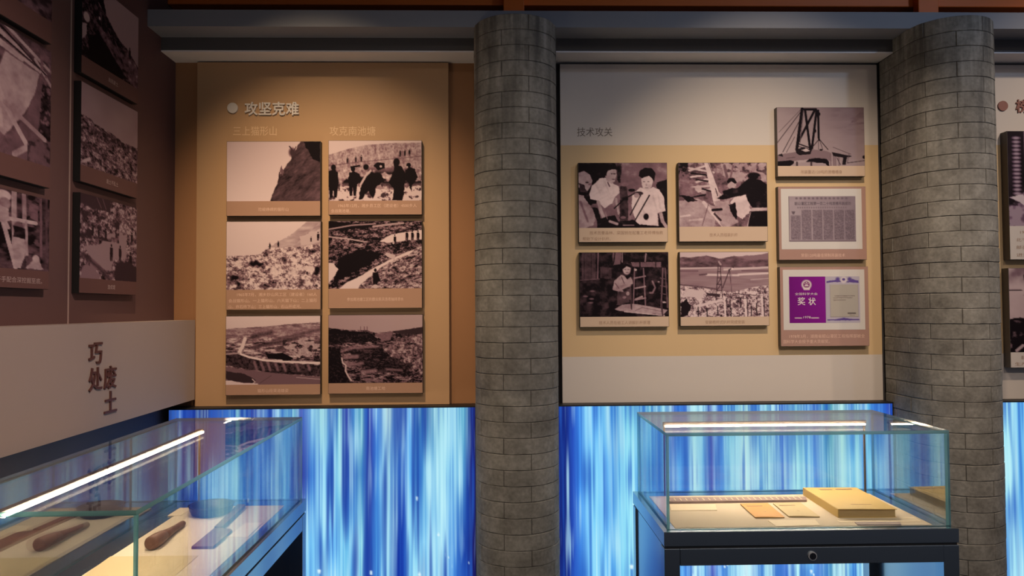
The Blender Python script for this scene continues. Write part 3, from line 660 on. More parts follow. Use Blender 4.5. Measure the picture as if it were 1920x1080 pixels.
def pic_certificate():
    p = Pic(136, 88, .5, 13); h, w = p.h, p.w
    img = np.zeros((h, w, 3), np.float32)
    left = (p.U < .517)
    pur = np.array((.175, .008, .21), np.float32)
    sh = (.8 + .35 * np.clip(p.U / .5, 0, 1) * (1 - .3 * p.V))[..., None]
    img[:] = pur * sh
    img[~left] = (.40, .36, .44)
    def put(mm, c):
        nonlocal img
        img = img * (1 - mm[..., None]) + np.array(c, np.float32) * mm[..., None]
    cream = (.62, .52, .54)
    def el(cx, cy, rx, ry, c, soft=.3):
        d = np.sqrt(((p.U - cx) / rx) ** 2 + ((p.V - cy) / ry) ** 2); put(np.clip((1 + soft / 2 - d) / soft, 0, 1), c)
    el(.247, .175, .068, .10, cream); el(.247, .175, .047, .072, (.16, .012, .13))
    put(p.mask([(.195, .235), (.3, .235), (.288, .285), (.207, .285)]), cream)
    put(p.mask([(.22, .19), (.235, .165), (.26, .165), (.275, .19), (.275, .205), (.22, .205)]), cream)
    el(.247, .135, .010, .014, cream)
    for x, y in ((.225, .145), (.27, .145)): el(x, y, .006, .008, cream)
    put(p.mask([(.075, .885), (.175, .885), (.175, .9), (.075, .9)]), cream); put(p.mask([(.305, .885), (.415, .885), (.415, .9), (.305, .9)]), cream)
    inner = p.mask([(.58, .175), (.975, .175), (.975, .87), (.58, .87)]); put(inner, (.37, .335, .30))
    for a in ([(.578, .17), (.582, .17), (.582, .88), (.578, .88)], [(.975, .17), (.979, .17), (.979, .88), (.975, .88)], [(.578, .868), (.979, .868), (.979, .88), (.578, .88)]): put(p.mask(a), (.20, .17, .16))
    v = (.10, .06, .24)
    put(p.mask([(.53, .10), (.65, .075), (.74, .10), (.84, .10), (.9, .06), (.99, .09), (.99, .14), (.85, .125), (.73, .125), (.65, .12), (.53, .14)], .012), v)
    el(.69, .06, .03, .045, v, .8); el(.86, .06, .03, .045, v, .8)
    el(.775, .075, .045, .075, (.55, .48, .52)); el(.775, .065, .022, .028, v)
    put(p.mask([(.53, .925), (.65, .92), (.72, .905), (.775, .89), (.83, .905), (.9, .92), (.99, .925), (.99, .95), (.53, .95)], .006), v)
    for y, a, b in ((.41, .64, .93), (.45, .62, .9), (.50, .62, .8)): put(p.mask([(a, y), (b, y), (b, y + .018), (a, y + .018)], .004) * .6, (.12, .09, .09))
    put(p.mask([(.82, .78), (.94, .78), (.94, .81), (.82, .81)], .006), (.10, .08, .08)); put(p.mask([(.85, .83), (.92, .83), (.92, .845), (.85, .845)], .004) * .6, (.12, .1, .1))
    return img
def pic_hall():
    p = Pic(96, 118, .05, 14)
    p.T = .06 + .05 * p.noise(4, 4, 3)
    p.poly([(.55, .2), (1.02, .2), (1.02, .72), (.6, .72)], .2, .01)
    for k in range(8): p.line([(.6 + k * .06, .22), (.6 + k * .06, .72)], .02, .34 if k % 2 else .12, .02)
    p.line([(.17, .0), (.17, .68)], .012, .5); p.line([(.17, .105), (1, .105)], .014, .6)
    for k in range(15): p.ell(.085, .07 + k * .042, .035, .014, .62, .9)
    for k in range(6): p.ell(.32 + k * .14, .05, .05, .028, .6, .9)
    p.put(np.clip((p.noise(10, 14, 3) - .55) * 6, 0, 1) * (p.V > .66), .45)
    p.poly([(0, .80), (.25, .74), (.6, .74), (1.02, .72), (1.02, 1.02), (0, 1.02)], .58, .03)
    p.put(np.clip((p.noise(10, 10, 4) - .56) * 6, 0, 1) * (p.V > .76), .3)
    p.poly([(0, .70), (.16, .66), (.22, .7), (.2, .82), (.12, .76)], .82, .01); p.ell(.19, .665, .05, .03, .45)
    return p.col(mid=(.20, .12, .19), light=(.56, .47, .52))
def pic_gate():
    p = Pic(96, 100, .75, 15)
    p.T = .72 - .1 * p.V + .08 * (p.noise(6, 6, 3) - .5)
    p.put(np.clip((.22 - p.V) * 6, 0, 1) * np.clip(p.noise(10, 6, 3) * 2 - .4, 0, 1), .4)
    p.poly([(.14, .08), (.38, .08), (.40, .20), (.16, .20)], .06, .004)
    for x in (.2, .27, .33): p.ell(x, .13, .02, .012, .5); p.ell(x, .17, .02, .01, .5)
    p.line([(0, .26), (.12, .26)], .012, .08); p.line([(.14, .32), (.4, .32)], .01, .5)
    p.poly([(-.02, .6), (.2, .59), (.5, .61), (1.02, .58), (1.02, 1.02), (-.02, 1.02)], .06, .02)
    p.put(np.clip((p.noise(12, 12, 4) - .58) * 6, 0, 1) * (p.V > .62), .35); p.line([(.06, .98), (.12, .92)], .03, .6); p.line([(.16, .98), (.22, .93)], .02, .5)
    return p.col(mid=(.20, .12, .15))
def pic_spoil():
    p = Pic(120, 104, .5, 16); p.T = .60 - .06 * p.V
    m = p.mask([(-.1, .0), (.1, .12), (.25, .22), (.45, .35), (.6, .48), (.8, .56), (.95, .66), (1.1, .8), (1.1, 1.1), (-.1, 1.1)], .015, 20)
    p.put(m, np.clip(.12 + 1.1 * (p.noise(18, 18, 4, .9) - .52), .03, .5))
    st = p.mask([(.2, .45), (.55, .62), (.8, .56), (1.1, .8), (1.1, 1.1), (.7, .9), (.3, .62)], .02); p.put(st, np.clip(.30 + 1.0 * (p.noise(16, 14, 4) - .5), .05, .6))
    p.poly([(.3, .6), (.75, .95), (.6, 1.1), (.1, 1.1), (.1, .7)], .06, .02)
    p.poly([(.22, .05), (.28, -.02), (.34, .05), (.36, .2), (.4, .32), (.3, .24), (.24, .2)], .05, .015)
    p.ell(.07, .5, .05, .06, .72); p.poly([(.0, .6), (.08, .58), (.06, .75), (0, .8)], .65, .015); p.ell(.28, .40, .015, .02, .8); p.man(.83, .66, .16, .05); p.line([(.55, .55), (.78, .85)], .012, .4)
    return p.col()
def pic_terrace():
    p = Pic(120, 104, .5, 17); p.T = .58 - .04 * p.V + .05 * (p.noise(3, 3, 2) - .5)
    m = p.mask([(-.1, .38), (.1, .40), (.3, .46), (.5, .46), (.7, .52), (1.1, .50), (1.1, 1.1), (-.1, 1.1)], .02, 18)
    p.put(m, np.clip(.34 + 1.8 * (p.noise(16, 22, 4, .9, shear=-.4) - .5), .06, .64))
    p.put(m * np.clip(1 - abs(p.V - .55) * 8, 0, 1) * np.clip((p.noise(20, 20, 3) - .45) * 6, 0, 1), .12)
    p.line([(.05, .95), (.14, .9)], .04, .7); p.line([(.0, .72), (.6, .86)], .02, .15, .02)
    return p.col()
def pic_crowd():
    p = Pic(120, 104, .4, 18)
    p.T = np.clip(.42 + 1.8 * (p.noise(16, 18, 4, .9) - .5), .08, .68)
    p.poly([(-.02, -.02), (.5, -.02), (.5, .14), (.2, .16), (-.02, .1)], .16, .02); p.line([(.26, 0), (.34, .12)], .01, .4); p.line([(.36, 0), (.42, .12)], .01, .4)
    p.poly([(.5, .4), (.8, .38), (.8, .7), (.6, .72), (.5, .9), (.2, .8), (.05, .62), (.3, .58)], .56, .03)
    p.put(np.clip((p.noise(14, 14, 3) - .5) * 7, 0, 1) * (p.V > .2) * (p.V < .52) * (p.U < .66), .14)
    for x, y, h in ((.52, .76, .22), (.68, .74, .2), (.88, .85, .25), (.3, .5, .14), (.42, .5, .14), (.2, .48, .14), (.9, .5, .16)): p.man(x, y, h, .10)
    p.poly([(.6, .75), (.85, .74), (1.02, .8), (1.02, 1.02), (.6, 1.02)], .14, .04); p.line([(.05, .72), (.3, .86), (.5, 1)], .05, .18, .05)
    p.poly([(.05, .85), (.2, .82), (.35, 1.02), (0, 1.02)], .5, .03)
    return p.col()
def pic_pit():
    p = Pic(140, 116, .5, 19); p.T = np.clip(.35 + .9 * (p.noise(12, 12, 5, .65) - .5), .05, .6)
    p.poly([(.55, -.02), (.85, -.02), (.78, .6), (.45, .8)], .62, .02); p.put(np.clip((p.noise(10, 24, 3) - .5) * 6, 0, 1) * (p.U > .7), .12)
    return p.col()
def pic_shaft():
    p = Pic(150, 122, .3, 20); p.T = np.clip(.28 + .7 * (p.noise(10, 10, 5, .66) - .5), .05, .55)
    p.poly([(.62, .2), (.9, .24), (.86, .42), (.78, .62), (.62, .86), (.5, .8), (.55, .4)], .62, .008)
    p.poly([(.9, .24), (.94, .24), (.88, .8), (.8, 1.02), (.62, 1.02), (.7, .8), (.84, .5)], .34, .01)
    for a, b in (((.5, .02), (.95, .22)), ((.45, .1), (.9, .22)), ((.6, -.02), (1, .18)), ((.4, .0), (.7, .12)), ((.86, .14), (1, .3)), ((.5, .14), (.75, .2))): p.line([a, b], .03, .66)
    for a, b in (((.48, .06), (.9, .2)), ((.55, .0), (.98, .24))): p.line([a, b], .015, .08)
    p.poly([(.92, .3), (1.02, .32), (1.02, .8), (.9, .75)], .10, .02); p.put(np.clip((p.noise(20, 20, 4) - .56) * 8, 0, 1) * (p.U > .9), .45)
    p.line([(.55, .45), (.62, .62), (.85, .95)], .045, .66); p.line([(.62, .6), (.95, .78)], .04, .6); p.line([(.7, .98), (.85, .85)], .05, .60)
    p.poly([(.82, .82), (1.02, .78), (1.02, 1.02), (.78, 1.02)], .3, .02); p.put(np.clip((p.noise(18, 18, 3) - .5) * 7, 0, 1) * (p.U > .8) * (p.V > .8), .1)
    p.poly([(.56, .66), (.6, .66), (.61, .8), (.56, .8)], .7, .01)
    p.detail(.10, 9, 9); p.detail(.05, 36, 30)
    return p.col()
def pic_frame():
    p = Pic(150, 104, .25, 21); p.T = np.clip(.16 + .6 * (p.noise(10, 12, 4) - .5), .04, .4)
    for x, t, w in ((.70, .6, .06), (.78, .55, .05), (.92, .42, .03), (.97, .25, .03)): p.line([(x, -.02), (x + .01, .8)], w, t)
    p.poly([(.82, .1), (.9, .12), (.9, .34), (.83, .3)], .42, .01); p.put(np.clip((p.noise(16, 20, 3) - .5) * 6, 0, 1) * (p.U > .8) * (p.U < .92), .3)
    p.line([(.6, .36), (.88, .36)], .05, .70); p.line([(.6, .3), (.72, .98)], .05, .72); p.line([(.66, .48), (.6, .3)], .04, .66)
    p.ell(.62, .08, .06, .07, .75); p.ell(.63, .18, .045, .08, .5); p.poly([(.56, .2), (.66, .24), (.68, .4), (.56, .44)], .62, .015)
    p.ell(.74, .46, .04, .08, .4); p.poly([(.7, .58), (.78, .58), (.8, .76), (.76, .98), (.71, .98), (.7, .76)], .66, .012); p.poly([(.70, .44), (.8, .46), (.8, .6), (.7, .58)], .08, .01)
    p.line([(.8, .36), (.81, .8)], .03, .62); p.poly([(.8, .98), (.86, .86), (.9, .84), (.96, .98)], .64, .01); p.ell(.885, .84, .03, .05, .7)
    p.detail(.10, 9, 9); p.detail(.05, 36, 30)
    return p.col()

# ------------------------------------------------------------------ setting
XL = -1.467; YW = 3.43; YP = 3.40
FLOOR = -EH; CEIL = 2.35
struct(box('floor', XL, 5.2, -2.2, YW, FLOOR - 0.1, FLOOR, MT['floor']))
struct(box('ceiling', XL, 5.2, -2.2, YW, CEIL, CEIL + 0.1, MT['ceiling']))
wb = struct(box('wall_back', XL, 5.2, YW, YW + 0.15, FLOOR, CEIL, MT['wall_dark']))
box('wall_facing', XL, 0.09, YW - 0.004, YW, -0.433, 1.148, MT['wall_orange'], wb)
wl = struct(box('wall_left', XL - 0.15, XL - 0.012, -2.2, YW + 0.15, FLOOR, CEIL, MT['wall_low']))
for a, b in ((-2.2, -0.98), (-0.972, 0.200), (0.208, 1.388), (1.396, 2.579), (2.587, YW)):
    box('wall_panel', XL - 0.012, XL, a, b, -0.395, CEIL, MT['wall_brown'], wl)
for y in (-0.976, 0.204, 1.392, 2.583):
    box('seam_strip', XL - 0.012, XL + 0.0012, y - 0.0035, y + 0.0035, -0.395, CEIL, MT['seam'], wl)

# beam over the columns, boards and pale soffits between them
struct(box('trim_1', XL, 5.2, 3.146, 3.276, 1.211, 1.283, MT['beam']))
BAYS = [(XL, -0.0830), (0.2730, 1.8100), (2.1660, 5.2)]
k = 2
for a, b in BAYS:
    struct(box('trim_%d' % k, a, b, 3.276, YW, 1.154, 1.283, MT['beam_dark'])); k += 1
    struct(box('trim_%d' % k, a, b, 3.276, YW, 1.148, 1.154, MT['soffit'])); k += 1
tb = tag(box('timber_beam', XL, 5.2, 3.335, 3.43, 1.385, 1.60, MT['orange'], bevel=0.004),
         'long horizontal orange red timber beam high on the back wall', 'beam')
for xc, s in ((0.095, 'above the narrow looking column beside the tan board'), (1.988, 'above the column with the small glass case in front')):
    tag(box('timber_post', xc - 0.047, xc + 0.047, 3.29, 3.335, 1.283, 1.75, MT['orange'], bevel=0.003),
        'short upright orange red timber post ' + s, 'post')

# ------------------------------------------------------------------ columns of curved bricks
CR, CD = 0.1775, 3.17
CTOP = 1.211
def path(s, r):
    """D-shaped outline: s = 0 at the front, straight sides running back to the wall"""
    q = CR * math.pi / 2
    if s < -q: return (-r, -q - s)
    if s > q: return (r, s - q)
    a = s / CR
    return (r * math.sin(a), -r * math.cos(a))
ROWS = 43
RH = (CTOP - FLOOR) / ROWS
SMAX = CR * math.pi / 2 + (YP - CD) - 0.002
def joints(par):
    st = 76 * math.pi / 180 * CR
    s0 = (-20 if par == 0 else -59) * math.pi / 180 * CR
    js = [s0 + k * st for k in range(-4, 6)]
    js = [j for j in js if -SMAX + 0.03 < j < SMAX - 0.03]
    return [-SMAX] + js + [SMAX]
def brick_mesh(s0, s1, rs, proud):
    n = max(4, int((s1 - s0) / 0.024)); g = 0.0010; d = 0.0022
    ss = [s0 + g, s0 + g + 0.0022] + [s0 + 0.004 + (s1 - s0 - 0.008) * i / n for i in range(1, n)] + [s1 - g - 0.0022, s1 - g]
    zs = [g, g + 0.002, RH - g - 0.002, RH - g]
    jz0 = rs.uniform(-.0012, .0012); ph = rs.uniform(0, 6)
    verts, faces = [], []
    for j, z in enumerate(zs):
        for i, s in enumerate(ss):
            edge = j in (0, 3) or i in (0, len(ss) - 1)
            r = CR + (-d if edge else proud + rs.uniform(-.0003, .0003))
            zz = z + (0.0011 * math.sin(s * 60 + ph + j) + rs.uniform(-.0006, .0006) if j in (1, 2) else 0) + (jz0 if j in (1, 2) else 0)
            x, y = path(s, r); verts.append((x, y, zz))
    w = len(ss); base = len(verts)
    inner = {}
    for j in (1, 2):
        for i in range(1, w - 1):
            inner[j, i] = len(verts); verts.append(verts[j * w + i])
    smooth = []
    for j in range(3):
        for i in range(w - 1):
            a = j * w + i
            if j == 1 and 0 < i < w - 2:
                faces.append((inner[1, i], inner[1, i + 1], inner[2, i + 1], inner[2, i])); smooth.append(True)
            else:
                faces.append((a, a + 1, a + w + 1, a + w)); smooth.append(False)
    me = bpy.data.meshes.new('brick'); me.from_pydata(verts, [], faces); me.update()
    me.polygons.foreach_set('use_smooth', smooth)
    me.materials.append(MT['brick'])
    return me
rs = random.Random(3)
BR = {}
for par in (0, 1):
    js = joints(par)
    BR[par] = [[brick_mesh(js[i], js[i + 1], rs, rs.uniform(-.0008, .0010)) for v in range(5)] for i in range(len(js) - 1)]
def core_mesh():
    r = CR - 0.0030
    pts = [(-r, YP - CD - 0.001)] + [(r * math.sin(a), -r * math.cos(a)) for a in [math.pi * (i / 40 - .5) for i in range(41)]] + [(r, YP - CD - 0.001)]
    bm = bmesh.new()
    lo = [bm.verts.new((x, y, 0)) for x, y in pts]; hi = [bm.verts.new((x, y, CTOP - FLOOR - 0.001)) for x, y in pts]
    n = len(pts)
    for i in range(n): bm.faces.new((lo[i], lo[(i + 1) % n], hi[(i + 1) % n], hi[i]))
    bm.faces.new(lo[::-1]); bm.faces.new(hi)
    bmesh.ops.recalc_face_normals(bm, faces=bm.faces[:])
    me = bpy.data.meshes.new('mortar_core'); bm.to_mesh(me); bm.free()
    return me
cm = core_mesh(); cm.materials.append(MT['mortar'])
for xc, lab in ((0.095, 'weathered grey brick half column between the tan board and the board with seven pictures'),
                (1.988, 'weathered grey brick half column with pale lime runs, right behind the case holding the book')):
    t = thing('brick_column', lab, 'column', (xc, CD, FLOOR), 'grey brick columns')
    link('mortar_core', cm, None, t)
    for row in range(ROWS):
        par = (ROWS - 1 - row + 1) % 2
        for i, vs in enumerate(BR[par]):
            o = link('brick', rs.choice(vs), None, t); o.location = (0, 0, row * RH)

# ------------------------------------------------------------------ LED screens along the foot of the wall
YL = 3.33
def stripes(keys, x0, x1, z0, z1, seed, dots=(), navy=1.0):
    """keys: list of (X metres, (top rgb), (middle rgb), (low rgb)) in display values"""
    w = int((x1 - x0) / 0.0030); h = 130
    rsn = np.random.RandomState(seed)
    X = np.linspace(x0, x1, w); V = np.linspace(0, 1, h)          # V = 0 at the top edge
    kx = np.array([q[0] for q in keys])
    def at(row):
        return np.stack([np.interp(X, kx, np.array([q[row][c] for q in keys], float)) for c in range(3)], 1)
    A, B, Cc = at(1), at(2), at(3)
    vt = V * (z1 - z0)
    wa = np.clip(1 - (vt - .02) / .26, 0, 1); wc = np.clip((vt - .30) / .30, 0, 1)
    wb_ = np.clip(1 - wa - wc, 0, 1)
    img = wa[:, None, None] * A + wb_[:, None, None] * B + wc[:, None, None] * Cc
    def vn(nx, ny):
        g = rsn.rand(ny + 2, nx + 2); x = np.linspace(0, nx, w) % (nx + .999); y = np.linspace(0, ny, h)
        xi, yi = x.astype(int), y.astype(int); xi = np.minimum(xi, nx); yi = np.minimum(yi, ny)
        xf, yf = x - xi, y - yi; xf = xf * xf * (3 - 2 * xf); yf = yf * yf * (3 - 2 * yf)
        a = g[yi][:, xi] * (1 - xf) + g[yi][:, xi + 1] * xf; b = g[yi + 1][:, xi] * (1 - xf) + g[yi + 1][:, xi + 1] * xf
        return a * (1 - yf)[:, None] + b * yf[:, None]
    L = x1 - x0
    big = vn(int(L * 16), 7) - .5; mid_ = vn(int(L * 60), 4) - .5; fine = vn(int(L * 170), 3) - .5
    md = (big * 0.70 + mid_ * 0.75 + fine * 0.85)[..., None]
    img = np.where(md < 0, img + (np.array([40, 95, 195.]) - img) * np.clip(-md, 0, .75), img + (np.array([195, 246, 255.]) - img) * np.clip(md * 1.15, 0, .85))
    img = img * 0.98 + 2
    nv = np.clip((vn(int(L * 30), 3) * .6 + vn(int(L * 90), 2) * .4 - .57) * 3.0, 0, .7)[..., None] * navy; img = img + (np.array([24, 55, 155.]) - img) * nv
    XX, ZZ = np.meshgrid(X, z1 - vt)
    for dx, dz, r in dots:
        d = np.hypot(XX - dx, ZZ - dz); a = np.clip(1.6 - d / r, 0, 1)[..., None]; img = img * (1 - a) + np.array([225, 250, 255.]) * a
    img = np.clip(img, 8, 252) / 255.0
    return np.where(img <= .04045, img / 12.92, ((img + .055) / 1.055) ** 2.4).astype(np.float32)
def kk(x, a, b, c): return (x, a, b, c)
K1 = [kk(-1.45, (35, 55, 120), (40, 60, 130), (50, 90, 160)), kk(-1.40, (80, 120, 205), (70, 110, 200), (60, 120, 210)), kk(-1.35, (40, 70, 170), (40, 60, 150), (50, 100, 190)), kk(-1.31, (30, 40, 110), (35, 50, 140), (60, 120, 200)),
      kk(-1.25, (60, 80, 165), (70, 110, 190), (90, 150, 210)), kk(-1.18, (90, 140, 200), (80, 140, 210), (90, 150, 220)), kk(-1.135, (150, 215, 215), (150, 220, 225), (150, 220, 230)), kk(-1.08, (55, 70, 160), (50, 70, 160), (60, 120, 200)),
      kk(-1.03, (110, 150, 205), (90, 150, 220), (80, 150, 220)), kk(-0.98, (70, 110, 200), (70, 120, 205), (70, 120, 200)), kk(-0.935, (130, 195, 220), (120, 195, 220), (130, 200, 230)), kk(-0.89, (110, 175, 205), (110, 180, 210), (120, 190, 220)),
      kk(-0.86, (75, 95, 185), (55, 45, 135), (110, 180, 240)), kk(-0.815, (140, 200, 235), (75, 140, 220), (120, 200, 250)), kk(-0.77, (150, 210, 222), (175, 238, 255), (155, 225, 252)), kk(-0.715, (80, 130, 200), (80, 160, 230), (110, 190, 250)),
      kk(-0.69, (130, 200, 210), (140, 215, 235), (130, 210, 250)), kk(-0.66, (60, 75, 170), (45, 75, 170), (110, 195, 240)), kk(-0.625, (80, 150, 210), (65, 120, 200), (90, 170, 235)), kk(-0.59, (110, 180, 200), (80, 150, 200), (140, 215, 235)),
      kk(-0.56, (55, 65, 165), (40, 42, 145), (30, 60, 165)), kk(-0.525, (70, 130, 220), (60, 130, 220), (80, 160, 230)), kk(-0.475, (185, 222, 225), (178, 238, 248), (150, 215, 245)), kk(-0.43, (70, 120, 190), (50, 100, 190), (20, 50, 160)),
      kk(-0.405, (60, 105, 190), (45, 90, 190), (25, 60, 170)), kk(-0.38, (120, 190, 250), (110, 190, 250), (140, 215, 250)), kk(-0.345, (60, 120, 180), (70, 140, 205), (150, 222, 250)), kk(-0.295, (70, 130, 180), (90, 165, 225), (120, 195, 245)),
      kk(-0.24, (165, 222, 235), (165, 225, 245), (165, 225, 250)), kk(-0.185, (150, 210, 240), (140, 210, 245), (80, 150, 230)), kk(-0.135, (100, 180, 210), (85, 155, 210), (30, 70, 170)), kk(-0.10, (30, 40, 120), (28, 32, 120), (25, 22, 95)), kk(-0.08, (25, 30, 100), (25, 25, 100), (22, 20, 85))]
def px2(x): return (x - 1050.0) / (1676 - 1050) * (1.8075 - 0.306) + 0.306
def flat(x, c, d=None, e=None): return (px2(x), c, d or c, e or d or c)
K2 = [flat(1040, (18, 30, 110)), flat(1056, (20, 40, 130)), flat(1068, (40, 80, 190)), flat(1080, (70, 150, 245)), flat(1092, (140, 215, 255), (120, 200, 255)), flat(1110, (100, 180, 250), (130, 215, 255)), flat(1128, (110, 190, 240), (120, 200, 255)), flat(1142, (60, 130, 215), (90, 170, 240)),
      flat(1158, (100, 185, 235), (130, 215, 250)), flat(1178, (150, 230, 240), (165, 240, 255)), flat(1192, (100, 170, 220), (90, 180, 245)), flat(1203, (65, 130, 205), (55, 125, 210)), flat(1215, (120, 200, 222), (130, 210, 240)), flat(1228, (90, 150, 210), (70, 120, 200)), flat(1240, (110, 190, 225), (120, 200, 235)),
      flat(1256, (80, 110, 190), (100, 140, 220)), flat(1268, (80, 150, 235), (100, 180, 248)), flat(1280, (60, 110, 205), (85, 150, 235)), flat(1296, (160, 220, 230), (200, 245, 255)), flat(1313, (110, 180, 225), (130, 200, 245)), flat(1329, (60, 80, 170), (80, 95, 190)), flat(1337, (120, 170, 230), (140, 190, 245)), flat(1348, (75, 130, 220), (90, 155, 235)), flat(1362, (130, 205, 230), (150, 215, 245)),
      flat(1378, (130, 200, 230), (170, 225, 250)), flat(1394, (175, 225, 225), (220, 254, 255)), flat(1410, (120, 180, 220), (150, 200, 240)), flat(1422, (85, 150, 215), (100, 165, 228)), flat(1436, (150, 215, 225), (190, 245, 252)), flat(1452, (60, 110, 195), (85, 145, 220)), flat(1466, (60, 110, 205), (95, 145, 230)), flat(1490, (130, 200, 220), (190, 250, 255)), flat(1503, (100, 160, 210), (135, 205, 240)),
      flat(1516, (90, 150, 220), (115, 190, 250)), flat(1530, (60, 110, 200), (95, 150, 228)), flat(1545, (75, 150, 200), (90, 160, 218)), flat(1556, (90, 165, 190), (80, 150, 190)), flat(1578, (170, 225, 205), (195, 242, 238)), flat(1595, (70, 130, 215), (90, 175, 240)), flat(1607, (140, 210, 225), (170, 235, 250)), flat(1618, (90, 150, 220), (95, 165, 235)),
      flat(1630, (110, 200, 240), (165, 240, 255)), flat(1640, (70, 140, 225), (95, 170, 240)), flat(1655, (90, 160, 235), (110, 190, 250)), flat(1668, (35, 65, 180), (55, 90, 190)), flat(1676, (25, 45, 150), (30, 60, 165))]
K3 = [(2.14, (60, 75, 170), (60, 90, 190), (50, 80, 190)), (2.215, (70, 90, 190), (60, 100, 200), (60, 120, 220)), (2.235, (150, 220, 240), (150, 220, 245), (150, 220, 250)), (2.30, (160, 230, 245), (150, 225, 250), (120, 200, 250))]
_r = random.Random(5)
xx = 2.34
while xx < 4.2:
    b = _r.choice([(60, 100, 200), (150, 220, 245), (100, 180, 240), (40, 60, 160), (180, 240, 250)]); K3.append((xx, b, b, b)); xx += _r.uniform(.04, .09)
ZL0, ZL1 = FLOOR + 0.04, -0.437
D1 = [(-0.346, -0.84, .005), (-0.25, -1.0, .005), (-0.22, -1.09, .003), (-0.205, -1.105, .003), (-0.78, -1.155, .007), (-0.55, -1.165, .006), (-0.335, -1.175, .006), (-0.19, -1.14, .003), (-0.13, -1.09, .0025), (-0.115, -1.13, .003), (-1.0, -.95, .006), (-0.3, -1.25, .006), (-0.65, -1.3, .006)]
_r = random.Random(9)
D2 = [(px2(1176), -1.155, .008)] + [(_r.uniform(.6, 1.75), _r.uniform(-1.42, -1.12), _r.uniform(.003, .006)) for i in range(60)]
for a, b, kq, sd, dots, lab in ((-1.446, -0.084, K1, 21, D1, 'blue streaked LED screen under the tan board, next to the left wall'),
                                (0.2745, 1.8085, K2, 33, D2, 'pale blue streaked LED screen behind the small case with the book'),
                                (2.1675, 4.2, K3, 44, (), 'blue LED screen under the board beyond the column with lime runs')):
    t = thing('led_screen', lab, 'screen', ((a + b) / 2, YL, FLOOR), 'LED screens along the foot of the wall')
    box('screen_housing', a, b, YL + 0.002, YW, FLOOR, ZL1 + 0.004, MT['bezel'], t)
    box('bezel', a, b, YL - 0.001, YL + 0.002, ZL1 - 0.002, ZL1 + 0.004, MT['bezel'], t)
    box('bezel', b - 0.004, b, YL - 0.001, YL + 0.002, ZL0, ZL1 - 0.002, MT['bezel'], t)
    box('plinth', a, b, YL - 0.001, YL + 0.002, FLOOR, ZL0, MT['bezel'], t)
    grid_print('display', a + 0.001, b - 0.0045, ZL0, ZL1 - 0.002, YL, stripes(kq, a, b, ZL0, ZL1, sd, dots, 1.0 if sd == 21 else 0.25), MT['screen'], t)

# ------------------------------------------------------------------ display boards on the back wall
def disc(name, cx, cz, y, r, depth, m, parent):
    bm = bmesh.new(); p = off(parent)
    bmesh.ops.create_cone(bm, cap_ends=True, segments=32, radius1=r, radius2=r, depth=depth)
    for v in bm.verts:
        c = v.co.copy(); v.co = Vector((c.x + cx - p.x, c.z + y - depth / 2 - p.y, c.y + cz + EH - p.z))
    bmesh.ops.recalc_face_normals(bm, faces=bm.faces[:])
    me = bpy.data.meshes.new(name); bm.to_mesh(me); bm.free()
    return link(name, me, m, parent)
YF = YP - 0.0006
t = thing('display_board', 'tall tan display board with six photographs and a white four character heading', 'board', (-0.782, YW, -0.432))
box('board', -1.357, -0.207, YP, YW, -0.432, 1.142, MT['panel_tan'], t)
disc('bullet', -1.194, 0.929, YP, 0.024, 0.008, MT['letter_white'], t)
for i, ch in enumerate('攻坚克难'):
    fit_text('letter', ch, -1.109 + i * 0.0625, 0.926, YP - 0.008, 0.060, MT['letter_white'], t, bold=0.022, depth=0.008, w=0.057)
for s, x0, w in (('三上猫形山', -1.193, 0.198), ('攻克南池塘', -0.753, 0.210)):
    fit_text('subheading', s, x0 + w / 2, 0.824, YF, 0.043, MT['letter_print'], t, w=w)
t = thing('display_board', 'wide cream and straw coloured display board with seven pictures', 'board', (1.05, YW, -0.432))
box('board_edge', 0.309, 1.802, YP + 0.0015, YW, -0.432, 1.138, MT['panel_side'], t)
box('top_field', 0.311, 1.800, YP, YP + 0.0015, 0.757, 1.136, MT['panel_white'], t)
box('middle_field', 0.311, 1.800, YP, YP + 0.0015, -0.221, 0.757, MT['panel_mid'], t)
box('bottom_field', 0.311, 1.800, YP, YP + 0.0015, -0.432, -0.221, MT['panel_white'], t)
fit_text('heading', '技术攻关', 0.470, 0.819, YF, 0.042, MT['letter_grey'], t, w=0.164)
t = thing('display_board', 'cream display board partly hidden behind the column with lime runs', 'board', (2.95, YW, -0.432))
box('board_edge', 2.185, 3.72, YP + 0.0015, YW, -0.432, 1.138, MT['panel_side'], t)
box('top_field', 2.187, 3.718, YP, YP + 0.0015, 0.757, 1.136, MT['panel_white'], t)
box('middle_field', 2.187, 3.718, YP, YP + 0.0015, -0.221, 0.757, MT['panel_mid'], t)
box('bottom_field', 2.187, 3.718, YP, YP + 0.0015, -0.432, -0.221, MT['panel_white'], t)
disc('bullet', 2.396, 0.941, YP, 0.0235, 0.006, MT['letter_rust'], t)
fit_text('letter', '榜', 2.488, 0.940, YP - 0.006, 0.060, MT['letter_rust'], t, bold=0.022, depth=0.006, w=0.058)

